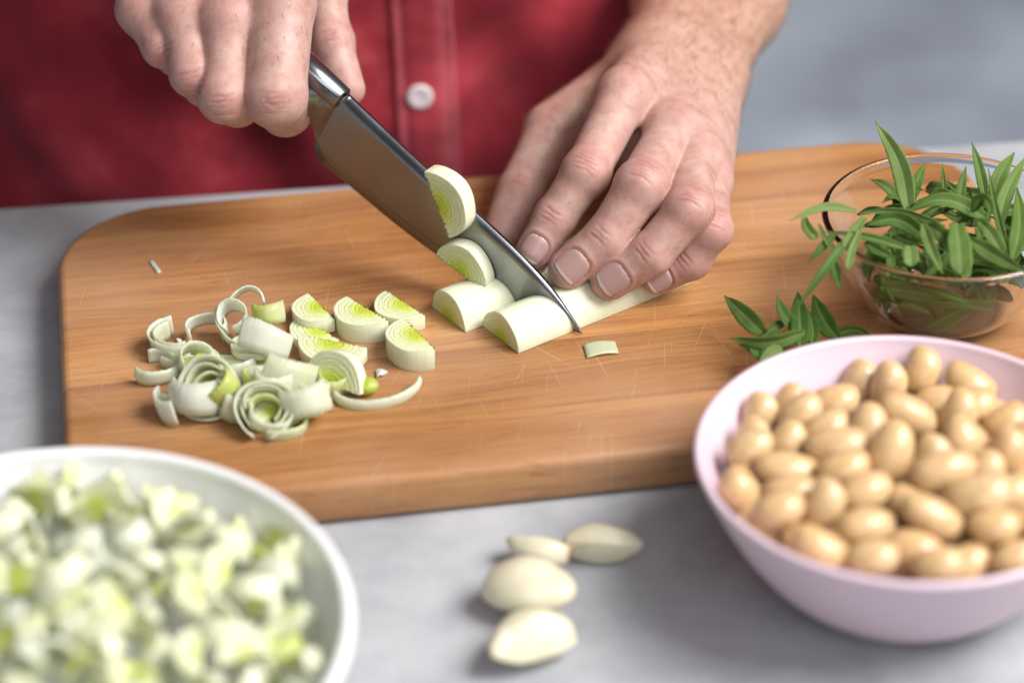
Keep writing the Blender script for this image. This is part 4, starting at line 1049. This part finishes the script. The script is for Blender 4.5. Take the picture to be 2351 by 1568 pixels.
def finish(field, fingers, nails_of, arm_pts, dors, mcp_red=1.0):
    V, Q = field.surface(); N = field.normal(V)
    red = np.zeros(len(V)); cre = np.zeros(len(V)); arm = np.zeros(len(V))
    for fi, (Jn, R, ex) in enumerate(fingers):
        for q, (amp, sg) in enumerate(((.55, 9), (.75, 8), (.8, 9.5), (.55 * mcp_red, 12))):
            d2 = ((V - Jn[q]) ** 2).sum(1); red = np.maximum(red, 1.15 * amp * np.exp(-d2 / (sg * sg)) ** .6 * (.35 + .65 * np.clip(N @ dors, 0, 1)))
        for q, offs, lim in ((1, (-2.6, -.4, 1.9), 6.0), (2, (-4.8, -2.6, -.7, 1.5, 3.8), 8.0)):
            t = nrm(Jn[q + 1] - Jn[q - 1]); nd = nrm(dors - (dors @ t) * t); sd = np.cross(t, nd)
            r = V - Jn[q]; s_, l_, n_ = r @ t, r @ sd, r @ nd
            near = (np.abs(s_) < 9) & (n_ > 1.5) & (np.abs(l_) < R[q] + 2) & ((r * r).sum(1) < (R[q] + 6) ** 2)
            for k, o in enumerate(offs):
                w = .62; cv = .006 * (1 if o > 0 else -1) * l_ * l_ * min(1, abs(o) / 3) + .22 * np.sin(l_ * .8 + k * 2 + fi)
                g = np.exp(-((s_ - o - cv) / w) ** 2) * np.exp(-(l_ / (lim * .72)) ** 4) * near
                cre = np.maximum(cre, g * (.55 + .45 * math.sin(k * 2.4 + fi) ** 2))
    for a, b in arm_pts:
        v = b - a; arm = np.maximum(arm, np.clip(((V - a) @ v) / (v @ v), 0, 1))
    nails = []
    for fi, dn, ln, wdeg, l0 in nails_of:
        Jn, R, _ = fingers[fi]; t = nrm(Jn[0] - Jn[1]); L = np.linalg.norm(Jn[0] - Jn[1])
        nd = nrm(dn - (dn @ t) * t); sd = np.cross(t, nd)
        nu, nv = 15, 15; G = np.zeros((nv, nu, 3)); D_ = np.zeros((nv, nu, 3))
        for iv in range(nv):
            f = iv / (nv - 1)
            for iu in range(nu):
                u = iu / (nu - 1) * 2 - 1
                # squarish outline: rounded cuticle, slightly bowed free edge
                w = wdeg * (1 - .42 * max(0, .42 - f) ** 1.4 / .42 ** 1.4) * (1 - .10 * max(0, f - .8) / .2)
                ph = math.radians(w * u); c = Jn[1] + t * (l0 + ln * f - .9 * (u * u) * (1 if f > .5 else -1) * abs(f - .5) * 1.4)
                d = nd * math.cos(ph) + sd * math.sin(ph); G[iv, iu] = c; D_[iv, iu] = d
        C0 = G.reshape(-1, 3); Dd = D_.reshape(-1, 3); lo_ = np.full(len(C0), 1.0); hi_ = np.full(len(C0), 18.0)
        for _ in range(22):
            m = (lo_ + hi_) / 2; ins = field.sample(C0 + Dd * m[:, None]) < 0; lo_ = np.where(ins, m, lo_); hi_ = np.where(ins, hi_, m)
        rr = lo_.reshape(nv, nu)
        f = np.linspace(0, 1, nv)[:, None]
        mid = rr[: nv * 2 // 3].mean()
        rr = np.maximum(rr, mid * .80 + 0 * rr)                              # nail stays straight where the pad falls away
        uu = np.abs(np.linspace(-1, 1, nu))[None, :]
        top = G + D_ * (rr + .16 + .16 * f - .55 * uu ** 6 - .5 * np.clip(.12 - f, 0, 1) / .12)[..., None]; bot = G + D_ * (rr - .9)[..., None]
        nV = np.concatenate([top.reshape(-1, 3), bot.reshape(-1, 3)]); m = nu; n0 = nu * nv; F = []
        for i in range(nv - 1):
            for k in range(nu - 1):
                q = (i * m + k, i * m + k + 1, (i + 1) * m + k + 1, (i + 1) * m + k); F.append(q); F.append(tuple(n0 + x for x in reversed(q)))
        per = list(range(m)) + [i * m + m - 1 for i in range(1, nv)] + [(nv - 1) * m + k for k in range(m - 2, -1, -1)] + [i * m for i in range(nv - 2, 0, -1)]
        for x, y in zip(per, per[1:] + per[:1]): F.append((y, x, n0 + x, n0 + y))
        tipa = np.repeat(np.linspace(0, 1, nv), nu); nails.append((nV, F, np.r_[tipa, tipa]))
        rim = top.reshape(-1, 3)[[p for p in per]]
        near = ((V - Jn[0]) ** 2).sum(1) < 26 ** 2
        ix = np.where(near)[0]; dm = np.sqrt(((V[ix][:, None] - rim[None]) ** 2).sum(2)).min(1)
        cre[ix] = np.maximum(cre[ix], .75 * np.exp(-(dm / .8) ** 2))
        inn = top[2:-2, 2:-2].reshape(-1, 3); di = np.sqrt(((V[ix][:, None] - inn[None]) ** 2).sum(2)).min(1)
        # the skin fold stands a little proud round the nail
        V[ix] += N[ix] * (.28 * np.exp(-((dm - 1.5) / .9) ** 2) * (di > 1.6))[:, None]
        V[ix] -= N[ix] * (.45 * (di < 1.2))[:, None]
    V = V - N * (.42 * cre)[:, None]
    return V, Q, red, cre, arm, nails

dl = nrm(-FW * .75 + Z * .55)
LV, LQ, Lred, Lcre, Larm, Lnails = finish(LH_, lf, [(0, nrm(-FW + Z * .2 - RT * .1), 13.0, 50, 10.5), (1, -FW + RT * .05, 14.0, 51, 11.5), (2, -FW + RT * .1, 14.0, 51, 11.5), (3, -FW + RT * .15, 11.5, 50, 9.5)], [((Lm[3] + Lr[3]) * .5, (Lw1 + Lw2) * .5 + (Lf1 - Lw1) * .35)], dl)
dr = nrm(-FW)
RV, RQ, Rred, Rcre, Rarm, Rnails = finish(RH_, rf, [], [(Rw1, Re1)], dr, 1.5)
# the rest of the body under the shirt, coarse
TC = np.array([-122.0, 1387.0, 0]); TA, TB = 232.0, 135.0
sh_l = np.array([95., 1395, 440]); sh_r = np.array([-285., 1395, 440])
el_l = (Le1 + Le2) / 2; el_r = (Re1 + Re2) / 2
bf = Field((-520, 1180, -420), (330, 1600, 620), 8.0)
for z0, z1 in ((-400, -100), (-100, 200), (200, 400)):
    bf.cone(TC + Z * z0, TC + Z * z1, 112, 112, 30); bf.cone(TC + Z * z0 - RT * 95, TC + Z * z1 - RT * 95, 105, 105, 30); bf.cone(TC + Z * z0 + RT * 70, TC + Z * z1 + RT * 70, 100, 100, 30)
bf.cone(sh_l, el_l, 46, 34, 30); bf.cone(sh_r, el_r, 46, 34, 30); bf.cone(sh_l, sh_r, 60, 60, 30); bf.cone(TC + Z * 440, TC + Z * 600, 60, 58, 30)
BV, BQ = bf.surface()
person = empty('person', TC - Z * 400)
tag(person, 'person in a crimson button shirt slicing leek, sleeves off the forearms', 'person')
pb = np.array(TC - Z * 400)
nL, nR = len(LV), len(RV); z_ = np.zeros(len(BV))
allV = np.concatenate([LV, RV, BV]); allQ = np.concatenate([LQ, RQ + nL, BQ + nL + nR])
body = child('body', allV, allQ, SKIN, person, pb, True, {'red': np.r_[Lred, Rred, z_], 'crease': np.r_[Lcre, Rcre, z_], 'arm': np.r_[Larm, Rarm, z_ + 1]})
tn = NT('fingernail_plate'); tipf = tn.attr('tip'); nz_ = tn.noise(tn.coord((300, 300, 300)), 1, 2)
ncol = tn.ramp(tn.math('ADD', tipf, tn.math('MULTIPLY', tn.math('SUBTRACT', nz_, .5), .05)), ((0, (.50, .37, .34)), (.14, (.43, .27, .245)), (.80, (.41, .255, .235)), (.87, (.44, .30, .27)), (.92, (.66, .57, .50))))
tn.set(Base_Color=ncol, Roughness=.28)
for nV, nF, ta in Lnails: child('fingernail', nV, nF, tn.m, body, pb, True, {'tip': ta})

# hair on the forearm and the back of the hand
def hairs():
    rng = np.random.default_rng(5); V = []; F = []
    LN_ = LH_.normal(LV); RN_ = RH_.normal(RV)
    for Vv, NN, wgt, cnt, fw, ln in ((LV, LN_, np.clip(Larm, 0, 1) ** 1.5, 6000, nrm((Lw1 + Lw2) - (Lf1 + Lf2)), 8.0), (RV, RN_, np.clip(1 - np.abs((RV - (Rm[3] + ry * 12)) @ ry) / 40, 0, 1) * (RN_ @ -FW > .2), 150, nrm(Rm[3] - Rw1), 4.0)):
        vis = wgt * ((NN @ FW) < .25); p = vis / vis.sum()
        for i in rng.choice(len(Vv), cnt, p=p):
            d = nrm(fw + rng.normal(0, .28, 3)); d = nrm(d - (d @ NN[i]) * NN[i] * .8); L = ln * rng.uniform(.6, 1.3); sd = nrm(np.cross(d, NN[i])) * .08
            b = len(V)
            for k in range(4):
                f = k / 3; q = Vv[i] + d * L * f + NN[i] * (L * .42 * f * (1 - .6 * f)); w = sd * (1 - .8 * f)
                V += [q - w, q + w, q + NN[i] * .07 * (1 - .8 * f)]
            for k in range(3):
                for j in range(3): F.append((b + 3 * k + j, b + 3 * k + (j + 1) % 3, b + 3 * k + 3 + (j + 1) % 3, b + 3 * k + 3 + j))
    o = child('arm_hair', V, F, HAIR, body, pb); o['kind'] = 'stuff'
hairs()

# shirt
def torso(th, z, off=0.0):
    """point of the shirt at angle th (0 = facing the camera) and height z, folds included"""
    s, c = math.sin(th), math.cos(th)
    k = 1 + .05 * math.sin(z / 140.0)
    fold = 4.2 * math.sin(th * 9 + z * .011 + 1.4 * math.sin(z * .02)) + 3.0 * math.sin(th * 17 - z * .017 + 2.0 * math.sin(z * .013 + th * 3)) + 2.2 * math.sin(z * .06 + th * 7 + 1.3 * math.sin(th * 11)) + 1.2 * math.sin(z * .13 - th * 15)
    fold *= .9
    a, b = TA * k + fold + off, TB * k + fold + off
    return np.array([TC[0] + a * s, TC[1] - b * c, z])
def shirt():
    n, m = 150, 220; V = []; W = []
    for i in range(n + 1):
        z = -390 + 850 * i / n
        for j in range(m):
            V.append(torso(2 * math.pi * j / m, z)); W.append(0.0)
    F = tube_faces(n + 1, m)
    sh = child('shirt', V, F, CLOTH, person, pb, True, {'wear': W})
    # sleeves, rolled up above the elbow
    for a, b, r0, r1 in ((sh_l, el_l * .62 + sh_l * .38, 66, 56), (sh_r, el_r * .62 + sh_r * .38, 66, 56)):
        t = nrm(b - a); e = nrm(np.cross(t, [0, 1, .2])); g = np.cross(t, e); V = []
        for i in range(25):
            f = i / 24; rr = r0 + (r1 - r0) * f + (4 if f > .86 else 0) + 2 * math.sin(f * 30)
            for j in range(40):
                q = 2 * math.pi * j / 40; V.append(a + (b - a) * f + (e * math.cos(q) + g * math.sin(q)) * (rr + 1.8 * math.sin(3 * q + f * 9)))
        child('sleeve', V, tube_faces(25, 40), CLOTH, sh, pb, True, {'wear': [0] * len(V)})
    # button band
    def th_of(x, z):
        lo, hi = -1.2, 1.2
        for _ in range(40):
            md = (lo + hi) / 2
            if torso(md, z)[0] < x: lo = md
            else: hi = md
        return lo
    def xz(px, py): r = ray(px, py); p = CAM + r * (1250.0 / r[1]); return p[0], p[2]
    x0, z0 = xz(891, 10); x1, z1 = xz(912, 330); xr0, _ = xz(1036, 10)
    wd = xr0 - x0
    V = []; W = []; zs = np.linspace(-120, 380, 130)
    cols = [(0, .0), (.0, 1.9), (.03, 2.3), (.10, 2.3), (.13, 1.7), (.16, 2.3), (.35, 2.5), (.6, 2.4), (.82, 2.3), (.86, 1.4), (.90, 2.2), (.97, 1.9), (1.0, 0.0)]
    for z in zs:
        xl = x0 + (x1 - x0) * (z - z0) / (z1 - z0)
        for u, h in cols:
            pk = 1 + .14 * math.sin(z * .42 + 5 * u) * (.3 < u < 2)
            V.append(torso(th_of(xl + wd * u, z), z, .2 + h * 1.15 * pk)); W.append(.5 if u < .15 or u > .8 else .12)
    child('button_band', V, tube_faces(len(zs), len(cols), False), CLOTH, sh, pb, True, {'wear': W})
    # stitches along both sides of the band
    SV, SF = [], []
    for u in (.125, .865):
        for z in np.arange(-60, 330, 3.4):
            xl = x0 + (x1 - x0) * (z - z0) / (z1 - z0)
            a_, b_ = (torso(th_of(xl + wd * u, q), q, 2.4) for q in (z, z + 2.2)); sd_ = RT * .45; o_ = np.array([0, -.5, 0]); n0 = len(SV)
            SV += [a_ - sd_, a_ + sd_, b_ + sd_, b_ - sd_, a_ - sd_ + o_, a_ + sd_ + o_, b_ + sd_ + o_, b_ - sd_ + o_]
            SF += [(n0 + 4, n0 + 5, n0 + 6, n0 + 7), (n0, n0 + 1, n0 + 5, n0 + 4), (n0 + 1, n0 + 2, n0 + 6, n0 + 5), (n0 + 2, n0 + 3, n0 + 7, n0 + 6), (n0 + 3, n0, n0 + 4, n0 + 7)]
    st = child('stitching', SV, SF, THREAD, sh, pb, False); st['kind'] = 'stuff'
    # button
    def button(px, py):
        bx, bz = xz(px, py); c = torso(th_of(bx, bz), bz, 4.6); nn = nrm(np.array([0.05, -1, .05])); ex = nrm(np.cross([0, 0, 1], nn)); ey = np.cross(nn, ex)
        prof = [(0, 1.35), (3.6, 1.35), (4.4, 1.6), (5.6, 1.7), (6.5, 1.3), (6.9, .6), (6.6, 0), (0, -.1)]
        V = []; k = 36
        for r, h in prof:
            for j in range(k):
                a = 2 * math.pi * j / k; V.append(c + (ex * math.cos(a) + ey * math.sin(a)) * max(r, .02) + nn * h)
        child('button', V, tube_faces(len(prof), k), BUTTON, sh, pb)
    button(957, 230)
shirt()
print('objects', len(bpy.data.objects), 'tris', sum(len(m.polygons) for m in bpy.data.meshes) * 2)
